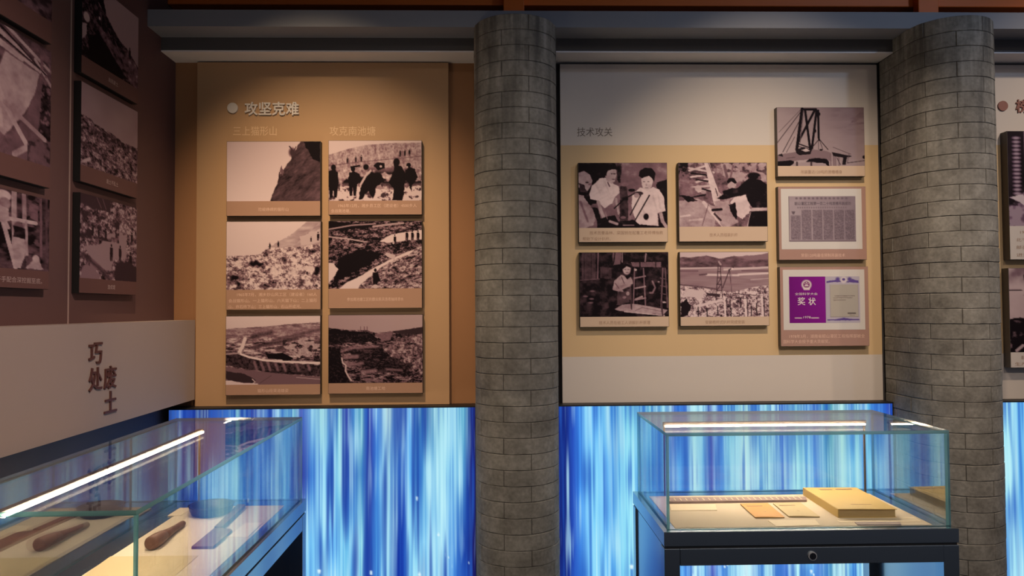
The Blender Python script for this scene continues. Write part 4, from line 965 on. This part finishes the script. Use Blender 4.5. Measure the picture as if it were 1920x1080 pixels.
# ------------------------------------------------------------------ picture boards on the back wall
def photo(x0, x1, z1, z0, zc, img, label, cap, capm, inkm, lines, side='board_dark', th=0.032, group=None, inset=0.0015):
    """board x0..x1, z0..z1; print above zc, caption strip below; lines = [(text, h, centre or None)]"""
    t = thing('photo_board', label, 'picture', ((x0 + x1) / 2, YP, z0), group)
    yf = YP - th
    box('board', x0, x1, yf + 0.0012, YP, z0, z1, MT[side], t)
    box('caption_card', x0 + inset, x1 - inset, yf, yf + 0.0012, z0 + inset, zc, MT[capm], t)
    grid_print('photo_print', x0 + inset, x1 - inset, zc, z1 - inset, yf, img, MT['print'], t)
    n = len(lines); hgt = zc - z0
    for i, (s, al, w) in enumerate(lines):
        z = z0 + hgt * (0.5 + (n - 1 - 2 * i) * 0.5 * min(0.42, 0.9 / n)) if n > 1 else z0 + hgt * 0.5
        gh = 0.0165
        if al == 'C': fit_text('caption', s, (x0 + x1) / 2, z, yf - 0.0004, gh, MT[inkm], t, w=w)
        else: fit_text('caption', s, x0 + al, z, yf - 0.0004, gh, MT[inkm], t, w=w, align='LEFT')
    return t
G1 = 'photographs on the tan board'; G2 = 'pictures on the cream and straw board'
photo(-1.2105, -0.787, .769, .428, .496, pic_cliff(), 'photograph of a dark steep cliff against empty sky on the tan board', '', 'caption', 'ink_pale', [('险峻峥嵘的猫形山', 'C', 0.135)], group=G1)
photo(-0.751, -0.327, .773, .432, .497, pic_workers(), 'photograph of workers in dark clothes below a long hill, on the tan board', '', 'caption', 'ink_pale', [('1965年12月，湘乡县工区（建设者）4500多人', 0.045, 0.355), ('会战南池塘。', 0.012, 0.088)], group=G1)
photo(-1.2105, -0.785, .404, .003, .094, pic_quarry(), 'photograph of a bright rocky hillside quarry with three caption lines', '', 'caption', 'ink_pale', [('1965年7月，湘乡炒山风工区（建设者）160人', 0.05, 0.358), ('会战猫形山。一上猫形山，六天猫下山；二上猫形', 0.012, 0.397), ('山，炸石炸下山；三上猫形山，石山开成河。', 0.012, 0.325)], group=G1)
photo(-0.751, -0.327, .405, .007, .097, pic_ravine(), 'dark photograph of a ravine with a pale path and a single figure', '', 'caption', 'ink_pale', [('参加南池塘工区的群众民兵连夜抽排渗水', 'C', 0.255)], group=G1)
photo(-1.2105, -0.786, -.024, -.381, -.333, pic_canal(), 'photograph of a white canal crossing terraced hills, in the lowest row of the tan board', '', 'caption', 'ink_pale', [('猫形山段渠道雄姿', 'C', 0.138)], group=G1)
photo(-0.751, -0.325, -.022, -.378, -.330, pic_valley(), 'dim photograph of a dark terraced valley between hills, on the tan board', '', 'caption', 'ink_pale', [('南池塘工地', 'C', 0.086)], group=G1)
photo(.388, .798, .669, .303, .369, pic_engineers(), 'photograph of three men in white shirts around instruments, on the straw board', '', 'caption_pale', 'ink_brown', [('技术员曹淼林、梁国锐在起重工老师傅指教', 0.05, 0.338), ('帮助下设计扒杆。', 0.018, 0.128)], group=G2)
photo(.850, 1.261, .669, .304, .373, pic_timber(), 'photograph of a man in black reaching across timbers, on the straw board', '', 'caption_pale', 'ink_brown', [('技术人员组装扒杆', 'C', 0.130)], group=G2)
photo(.390, .799, .257, -.085, -.038, pic_model(), 'very dark photograph of a man standing beside a wooden tower model', '', 'caption_pale', 'ink_brown', [('技术人员在给工人讲解扒杆原理', 'C', 0.235)], group=G2)
photo(.851, 1.262, .257, -.083, -.041, pic_site(), 'photograph of a building site with masts before a river plain and hills', '', 'caption_pale', 'ink_brown', [('安装桅杆式扒杆完成安装', 'C', 0.182)], group=G2)
photo(1.311, 1.720, .926, .604, .653, pic_crane(), 'photograph of a crossed crane lifting a bridge section, topmost on the straw board', '', 'caption_pale', 'ink_brown', [('吊装重达120吨的渡槽槽身', 'C', 0.192)], group=G2, side='board_grey')

def framed(x0, x1, z1, z0, mx0, mx1, mz1, mz0, px0, px1, pz1, pz0, img, label, lines):
    t = thing('photo_board', label, 'picture', ((x0 + x1) / 2, YP, z0), G2)
    yf = YP - 0.032
    box('board', x0, x1, yf + 0.0012, YP, z0, z1, MT['board_grey'], t)
    box('caption_card', x0 + .001, x1 - .001, yf, yf + 0.0012, z0 + .001, z1 - .001, MT['caption_mauve'], t)
    box('mount', mx0, mx1, yf - 0.0006, yf, mz0, mz1, MT['mount'], t)
    grid_print('print', px0, px1, pz0, pz1, yf - 0.0010, img, MT['print'], t)
    n = len(lines); hg = mz0 - z0
    for i, (s, al, w) in enumerate(lines):
        z = z0 + hg * (0.5 if n == 1 else (0.66, 0.34)[i])
        if al == 'C': fit_text('caption', s, (x0 + x1) / 2, z, yf - 0.0004, 0.0165, MT['ink_pale'], t, w=w)
        else: fit_text('caption', s, x0 + al, z, yf - 0.0004, 0.0165, MT['ink_pale'], t, w=w, align='LEFT')
    return t, yf - 0.0014
t, y = framed(1.3115, 1.7205, .557, .218, 1.324, 1.700, .547, .267, 1.359, 1.671, .512, .302, pic_newspaper(), 'framed old newspaper cutting with columns of small print on the straw board', [('荣获120吨最佳预制吊装技术', 'C', 0.205)])
fit_text('headline', '韶山灌区工程第一百二十吨渡槽吊装成功', 1.518, .482, y, 0.0155, MT['ink_black'], t, w=0.262, bold=0.012)
t, y = framed(1.313, 1.7245, .186, -.179, 1.327, 1.706, .173, -.104, 1.355, 1.683, .141, -.072, pic_certificate(), 'framed purple award certificate with emblem, lowest on the straw board', [('1978年3月，湖南省韶山灌区工程指挥部被全', 0.04, 0.350), ('国科学大会授予重大贡献奖。', 0.012, 0.215)])
fit_text('print_lettering', '全国科学大会', 1.434, .0615, y, 0.0115, MT['ink_white'], t, w=0.105)
fit_text('print_lettering', '奖', 1.411, .028, y, 0.036, MT['ink_white'], t, bold=0.012, w=0.034)
fit_text('print_lettering', '状', 1.460, .027, y, 0.034, MT['ink_white'], t, bold=0.012, w=0.034)
fit_text('print_lettering', '1978', 1.4355, -.046, y, 0.013, MT['ink_white'], t, w=0.034)

photo(2.383, 2.86, .812, .214, .370, pic_hall(), 'dark photograph of a hall with lettered banners beside the column with lime runs', '', 'caption_white', 'ink_brown', [('1966年6月，韶山灌区总干渠', 0.05, 0.30), ('北干渠胜利通水，工程指挥', 0.03, 0.32), ('部召开了庆功大会，表彰先', 0.03, 0.32), ('进集体和个人。', 0.03, 0.20)], side='board_grey', th=0.045, group='photographs on the farthest board')
photo(2.373, 2.86, .175, -.284, -.213, pic_gate(), 'photograph of a pale wall with a window above a dark crowd, on the farthest board', '', 'caption_white', 'ink_brown', [('韶山灌区劳动模范、先进', 0.05, 0.30), ('生产者合影留念。', 0.02, 0.22)], side='board_grey', th=0.045, group='photographs on the farthest board')

# ------------------------------------------------------------------ left wall: pictures and lettered band
def photo_left(y0, y1, z0, z1, zc, img, label, cap, capw, group, align='C'):
    th = 0.027; xf = XL + th
    t = thing('photo_board', label, 'picture', (XL, (y0 + y1) / 2, z0), group)
    box('board', XL + 0.0012, xf - 0.0012, y0, y1, z0, z1, MT['board_black'], t)
    box('caption_card', xf - 0.0012, xf, y0 + .001, y1 - .001, z0 + .001, zc, MT['caption_dim'], t)
    grid_print('photo_print', y0 + .001, y1 - .001, zc, z1 - .001, xf, img, MT['print'], t, axis='X')
    if cap:
        c = (y0 + y1) / 2 if align == 'C' else align
        fit_text('caption', cap, c + (0.01 if align == 'C' else 0), z0 + (zc - z0) * .5, xf + 0.0005, 0.017, MT['ink_dim'], t, w=capw, axis='X')
    return t
GL = 'photographs on the dark brown left wall'
photo_left(2.602, 3.012, .838, 1.192, .90, pic_spoil(), 'dim photograph of a dark spoil heap with a lone sapling on the brown wall', '肩挑废土', 0.07, GL)
photo_left(2.602, 3.012, .455, .808, .515, pic_terrace(), 'dim photograph of a terraced slope under a plain sky on the brown wall', '废土不乱土', 0.085, GL)
photo_left(2.602, 3.012, .065, .416, .118, pic_crowd(), 'dim photograph of a crowded digging site, lowest beside the wall seam', '渣成堤', 0.055, GL)
photo_left(1.83, 2.427, .872, 1.36, .945, pic_pit(), 'large photograph of a rough pit face, topmost beyond the wall seam', '', 0, GL)
photo_left(1.83, 2.427, .400, .848, .468, pic_shaft(), 'large photograph of a pale slab and timber props inside a trench', '', 0, GL)
photo_left(1.83, 2.427, .072, .363, .130, pic_frame(), 'large photograph of timber scaffolding and people in pale hats', '深挖一米，架子手配合深挖掘至底。', 0.36, GL, align=2.21)

t = thing('sign_panel', 'mushroom coloured projecting board with four dark brown characters along the left wall', 'sign', (-1.41, 2.0, -0.401))
box('board', XL, -1.36, -0.6, 3.399, -0.401, -0.041, MT['band'], t)
for ch, yy, zz in (('巧', 2.556, -.142), ('处', 2.558, -.230), ('废', 2.654, -.232), ('土', 2.658, -.319)):
    fit_text('letter', ch, yy, zz, -1.36 + 0.005, 0.078, MT['letter_dark'], t, w=0.082, bold=0.012, depth=0.005, axis='X')

# ------------------------------------------------------------------ glass showcases
def pane(name, x0, x1, y0, y1, z0, z1, thin, parent, gm='glass'):
    p = off(parent)
    a = (x0 - p.x, y0 - p.y, z0 + EH - p.z); b = (x1 - p.x, y1 - p.y, z1 + EH - p.z)
    me = box_mesh(name, a, b)
    o = link(name, me, [MT[gm], MT['glass_edge']], parent)
    for f in me.polygons:
        f.material_index = 0 if abs(f.normal[thin]) > 0.9 else 1
    return o
def showcase(label, gx0, gx1, gy0, gy1, ox0, ox1, oy0, oy1, long_axis, gms, dk):
    t = thing('glass_showcase', label, 'display case', ((ox0 + ox1) / 2, (oy0 + oy1) / 2, FLOOR))
    zt, zd, th = -0.40, -0.708, 0.010
    c = MT['case']
    # deck rim, shadow gap, apron rails and legs
    dx0, dx1, dy0, dy1 = dk
    for nm, a in (('deck_rim', (ox0, ox1, oy0, dy0)), ('deck_rim', (ox0, ox1, dy1, oy1)), ('deck_rim', (ox0, dx0, dy0, dy1)), ('deck_rim', (dx1, ox1, dy0, dy1))):
        box(nm, *a, zd - 0.044, zd, c, t)
    box('deck_panel', dx0, dx1, dy0, dy1, zd - 0.02, zd + 0.0015, MT['deck'], t)
    box('shadow_gap', ox0 + .004, ox1 - .004, oy0 + .004, oy1 - .004, zd - 0.052, zd - 0.044, MT['case_gap'], t)
    za0, za1 = zd - 0.106, zd - 0.052; lw = 0.05
    box('under_tray', ox0 + lw, ox1 - lw, oy0 + lw, oy1 - lw, za1 - 0.012, za1, c, t)
    if long_axis == 'X':
        box('apron_rail', ox0 + lw, ox1 - lw, oy0, oy0 + lw, za0, za1, c, t, .002); box('apron_rail', ox0 + lw, ox1 - lw, oy1 - lw, oy1, za0, za1, c, t, .002)
        box('end_panel', ox0 + .006, ox0 + .02, oy0 + lw, oy1 - lw, FLOOR, za1, c, t); box('end_panel', ox1 - .02, ox1 - .006, oy0 + lw, oy1 - lw, FLOOR, za1, c, t)
    else:
        box('apron_rail', ox0, ox0 + lw, oy0 + lw, oy1 - lw, za0, za1, c, t, .002); box('apron_rail', ox1 - lw, ox1, oy0 + lw, oy1 - lw, za0, za1, c, t, .002)
        box('end_panel', ox0 + lw, ox1 - lw, oy0, oy0 + .015, FLOOR, za1, c, t); box('end_panel', ox0 + lw, ox1 - lw, oy1 - .015, oy1, FLOOR, za1, c, t)
    for x in (ox0, ox1 - lw):
        for y in (oy0, oy1 - lw): box('leg', x, x + lw, y, y + lw, FLOOR, za1, c, t, .002)
    # glass hood
    pane('top_pane', gx0, gx1, gy0, gy1, zt - th, zt, 2, t)
    pane('front_pane', gx0, gx1, gy0, gy0 + th, zd, zt - th - .0005, 1, t)
    pane('back_pane', gx0, gx1, gy1 - th, gy1, zd, zt - th - .0005, 1, t)
    pane('side_pane', gx0, gx0 + th, gy0 + th + .0005, gy1 - th - .0005, zd, zt - th - .0005, 0, t, gms[0])
    pane('side_pane', gx1 - th, gx1, gy0 + th + .0005, gy1 - th - .0005, zd, zt - th - .0005, 0, t, gms[1])
    return t
# case by the left wall, long side along the wall
c1 = showcase('long glass showcase with wooden tools, standing along the left wall', -1.19, -0.722, 1.517, 2.805, -1.198, -0.712, 1.505, 2.822, 'Y', ('glass_strong', 'glass_mid'), (-1.108, -0.765, 1.58, 2.722))
lb = box('lamp_bar', -1.066, -1.048, 1.60, 2.70, -0.436, -0.424, MT['lamp_metal'], c1)
box('light_strip', -1.048, -1.043, 1.61, 2.69, -0.4365, -0.4312, MT['lamp_light'], lb)
for y in (1.604, 2.692): box('lamp_post', -1.062, -1.056, y - .003, y + .003, -0.7065, -0.436, MT['lamp_metal'], c1)
# small case before the second screen
c2 = showcase('small glass showcase with books and papers in front of the pale blue screen', 0.548, 1.465, 2.366, 2.853, 0.532, 1.477, 2.345, 2.872, 'X', ('glass', 'glass_strong'), (0.578, 1.415, 2.385, 2.788))
lb = box('lamp_bar', 0.636, 1.410, 2.79, 2.808, -0.448, -0.432, MT['lamp_metal'], c2)
box('light_strip', 0.642, 1.404, 2.785, 2.790, -0.448, -0.4428, MT['lamp_light'], lb)
for x in (0.640, 1.406): box('lamp_post', x - .003, x + .003, 2.797, 2.803, -0.7065, -0.448, MT['lamp_metal'], c2)
lk = disc('lock', 1.003, -0.787, 2.345, 0.0135, 0.006, MT['lock'], c2)
p = off(c2)
bm = bmesh.new(); bmesh.ops.create_cone(bm, cap_ends=True, segments=24, radius1=.0105, radius2=.0105, depth=.003)
for v in bm.verts:
    q = v.co.copy(); v.co = Vector((q.x + 1.003 - p.x, q.z + 2.3385 - p.y, q.y - 0.787 + EH - p.z))
me = bpy.data.meshes.new('lock_core'); bm.to_mesh(me); bm.free(); link('lock_core', me, MT['lock_dark'], lk)
box('keyhole', 1.0015, 1.0045, 2.3362, 2.3372, -0.793, -0.781, MT['case_gap'], lk)

# ------------------------------------------------------------------ exhibits
ZD = -0.7065
def slab(name, quad, h, m, label=None, cat=None, bend=0.0, parent=None, z=ZD, group=None, round_=0.0):
    """a thin four-cornered sheet or booklet; quad = front-left, front-right, back-right, back-left"""
    bm = bmesh.new()
    cx = sum(q[0] for q in quad) / 4; cy = sum(q[1] for q in quad) / 4
    nu, nv = (8, 6) if bend else (1, 1)
    g = {}
    for k_, zz in enumerate((0, h)):
        for j in range(nv + 1):
            for i in range(nu + 1):
                u, v = i / nu, j / nv
                x = (quad[0][0] * (1 - u) + quad[1][0] * u) * (1 - v) + (quad[3][0] * (1 - u) + quad[2][0] * u) * v
                y = (quad[0][1] * (1 - u) + quad[1][1] * u) * (1 - v) + (quad[3][1] * (1 - u) + quad[2][1] * u) * v
                lift = bend * ((1 - v) ** 3) * (0.5 + 0.5 * math.sin(u * 5)) if k_ else 0
                g[k_, i, j] = bm.verts.new((x - cx, y - cy, zz + lift))
    for j in range(nv):
        for i in range(nu):
            bm.faces.new((g[1, i, j], g[1, i + 1, j], g[1, i + 1, j + 1], g[1, i, j + 1]))
            bm.faces.new((g[0, i, j + 1], g[0, i + 1, j + 1], g[0, i + 1, j], g[0, i, j]))
    for i in range(nu):
        bm.faces.new((g[0, i, 0], g[0, i + 1, 0], g[1, i + 1, 0], g[1, i, 0])); bm.faces.new((g[0, i + 1, nv], g[0, i, nv], g[1, i, nv], g[1, i + 1, nv]))
    for j in range(nv):
        bm.faces.new((g[0, 0, j + 1], g[0, 0, j], g[1, 0, j], g[1, 0, j + 1])); bm.faces.new((g[0, nu, j], g[0, nu, j + 1], g[1, nu, j + 1], g[1, nu, j]))
    me = bpy.data.meshes.new(name); bm.to_mesh(me); bm.free()
    o = link(name, me, m, parent)
    pz = z + EH
    o.location = (cx, cy, pz) if parent is None else (cx - parent.location.x, cy - parent.location.y, pz - parent.location.z)
    if label: tag(o, label, cat, group)
    return o
# thick book
bk = thing('book', 'thick old book with yellow cover lying in the small case', 'book', (1.26, 2.62, ZD))
q0 = [(1.155, 2.481), (1.342, 2.473), (1.352, 2.765), (1.163, 2.773)]
q1 = [(1.151, 2.476), (1.346, 2.468), (1.356, 2.769), (1.159, 2.777)]
slab('back_cover', q1, 0.0012, MT['book'], parent=bk, z=ZD)
slab('page_block', q0, 0.0255, MT['pages'], parent=bk, z=ZD + 0.0012)
slab('front_cover', q1, 0.0018, MT['book'], bend=0.001, parent=bk, z=ZD + 0.0267)
slab('spine', [(1.149, 2.476), (1.1525, 2.476), (1.1605, 2.777), (1.157, 2.777)], 0.0282, MT['book'], parent=bk, z=ZD)
for a, b, yy in ((1.205, 1.250, 2.735), (1.265, 1.325, 2.735)):
    slab('cover_line', [(a, yy), (b, yy), (b, yy + .012), (a, yy + .012)], 0.0003, MT['ink_brown'], parent=bk, z=ZD + 0.0293)
slab('cover_line', [(1.22, 2.53), (1.29, 2.527), (1.29, 2.530), (1.22, 2.533)], 0.0003, MT['ink_brown'], parent=bk, z=ZD + 0.0293)
def booklet(quad, cov, label):
    t = thing('booklet', label, 'booklet', (sum(q[0] for q in quad) / 4, sum(q[1] for q in quad) / 4, ZD), 'thin booklets')
    cx, cy = t.location.x, t.location.y
    slab('pages', [(cx + (q[0] - cx) * .98, cy + (q[1] - cy) * .985) for q in quad], 0.003, MT['pages'], parent=t)
    slab('cover', quad, 0.0008, cov, bend=0.002, parent=t, z=ZD + 0.003)
    w = quad[1][0] - quad[0][0]
    for k_, (f0, f1, v) in enumerate(((.2, .75, .78), (.3, .6, .35))):
        x0 = quad[0][0] + w * f0; x1 = quad[0][0] + w * f1; yy = quad[0][1] + (quad[3][1] - quad[0][1]) * v
        slab('cover_line', [(x0, yy), (x1, yy), (x1, yy + .006), (x0, yy + .006)], 0.0003, MT['ink_brown'], parent=t, z=ZD + 0.0039)
booklet([(.870, 2.480), (.970, 2.478), (.980, 2.660), (.878, 2.656)], MT['booklet_orange'], 'thin orange booklet lying on the beige deck of the small case')
booklet([(.987, 2.487), (1.090, 2.480), (1.099, 2.660), (.997, 2.658)], MT['booklet_pale'], 'thin pale straw booklet between the orange booklet and the thick book')
GC = 'caption cards in the showcases'
slab('caption_card', [(.612, 2.585), (.772, 2.580), (.790, 2.660), (.626, 2.667)], 0.002, MT['paper'], 'cream caption card alone in front of the mauve brown ruler', 'card', group=GC)
slab('caption_card', [(.905, 2.386), (1.050, 2.391), (1.062, 2.456), (.903, 2.452)], 0.0015, MT['paper'], 'cream caption card in front of the orange booklet', 'card', group=GC)
slab('caption_card', [(1.172, 2.388), (1.312, 2.384), (1.324, 2.412), (1.177, 2.418)], 0.003, MT['paper_grey'], 'grey mauve caption card in front of the thick yellow book', 'card', group=GC)
slab('paper_sheet', [(1.13, 2.425), (1.40, 2.418), (1.405, 2.47), (1.135, 2.465)], 0.0008, MT['paper'], 'pale paper sheet under the front of the yellow book', 'paper')
rl = thing('mauve_stripe', 'long narrow mauve brown ruler at the back of the small case', 'stripe', (0.88, 2.71, ZD))  # made-up solid strip for an unidentified purple band at the deck's rear
slab('stripe_body', [(.622, 2.678), (1.130, 2.680), (1.146, 2.724), (.637, 2.740)], 0.008, MT['stripe'], parent=rl)
for i in range(24):
    x = .632 + i * .021; slab('stripe_mark', [(x, 2.690), (x + .003, 2.690), (x + .004, 2.722), (x + .001, 2.722)], 0.0006, MT['paper'], parent=rl, z=ZD + 0.008)

def lathe(name, prof, m, parent, axis_dir, base, seg=24):
    """turned part: prof = [(distance, radius)] along axis_dir from base (base z from eye level)"""
    bm = bmesh.new(); p = off(parent)
    d = Vector(axis_dir).normalized(); up = Vector((0, 0, 1)) if abs(d.z) < .9 else Vector((1, 0, 0))
    a = d.cross(up).normalized(); b = a.cross(d)
    rings = []
    for t_, r in prof:
        o_ = Vector((base[0], base[1], base[2] + EH)) + d * t_ - p
        rings.append([bm.verts.new(o_ + (a * math.cos(2 * math.pi * i / seg) + b * math.sin(2 * math.pi * i / seg)) * r) for i in range(seg)])
    for r0, r1 in zip(rings[:-1], rings[1:]):
        for i in range(seg): bm.faces.new((r0[i], r0[(i + 1) % seg], r1[(i + 1) % seg], r1[i]))
    bm.faces.new(rings[0][::-1]); bm.faces.new(rings[-1])
    bmesh.ops.recalc_face_normals(bm, faces=bm.faces[:])
    me = bpy.data.meshes.new(name); bm.to_mesh(me); bm.free()
    for f in me.polygons: f.use_smooth = len(f.vertices) == 4
    return link(name, me, m, parent)
# wooden mallet: thick round head tapering into its handle
t = thing('wooden_mallet', 'dark brown wooden mallet with thick round end, nearest the wall side of the long case', 'mallet', (-1.02, 2.34, ZD))
lathe('head', [(0, .014), (.001, .0185), (.004, .0205), (.05, .0205), (.085, .018), (.09, .0165)], MT['wood'], t, (-.008, .25, -.012), (-1.017, 2.228, ZD + .0215))
lathe('handle', [(0, .0165), (.03, .0135), (.08, .0110), (.155, .0095), (.158, .006)], MT['wood'], t, (-.008, .25, -.012), (-1.0199, 2.3178, ZD + .0172))
# flat wooden spade
t = thing('wooden_spade', 'flat dark brown wooden spade with narrow handle beside the mallet', 'spade', (-.88, 2.42, ZD))
def prism(name, pts, h, m, parent, z=ZD):
    bm = bmesh.new(); p = off(parent)
    lo = [bm.verts.new((x - p.x, y - p.y, z + EH - p.z)) for x, y in pts]; hi = [bm.verts.new((x - p.x, y - p.y, z + h + EH - p.z)) for x, y in pts]
    n = len(pts); bm.faces.new(lo[::-1]); bm.faces.new(hi)
    for i in range(n): bm.faces.new((lo[i], lo[(i + 1) % n], hi[(i + 1) % n], hi[i]))
    bmesh.ops.recalc_face_normals(bm, faces=bm.faces[:])
    me = bpy.data.meshes.new(name); bm.to_mesh(me); bm.free()
    return link(name, me, m, parent)
prism('blade', [(-.902, 2.238), (-.838, 2.238), (-.840, 2.40), (-.848, 2.412), (-.880, 2.425), (-.905, 2.425)], 0.008, MT['wood'], t)
prism('handle', [(-.905, 2.425), (-.880, 2.425), (-.897, 2.70), (-.925, 2.70)], 0.012, MT['wood'], t)
# dark iron basin
t = thing('iron_basin', 'small dark round iron basin near the far end of the long case', 'basin', (-.99, 2.625, ZD))
lathe('bowl', [(0, .056), (.004, .064), (.016, .070), (.030, .073), (.033, .076), (.033, .071), (.028, .067), (.010, .058), (.007, .02)], MT['iron'], t, (0, 0, 1), (-.99, 2.625, ZD), seg=40)
slab('caption_card', [(-.835, 2.35), (-.772, 2.345), (-.774, 2.500), (-.830, 2.500)], 0.002, MT['paper'], 'cream caption card between the wooden spade and the right glass', 'card', group=GC)
slab('paper_sheet', [(-1.10, 1.98), (-.855, 2.00), (-.858, 2.178), (-1.11, 2.18)], 0.001, MT['paper_yellow'], 'large yellowed paper sheet below the round end of the mallet', 'paper')
slab('caption_card', [(-1.13, 2.60), (-1.085, 2.60), (-1.085, 2.70), (-1.13, 2.70)], 0.002, MT['paper'], 'small cream caption card beside the iron basin', 'card', group=GC)
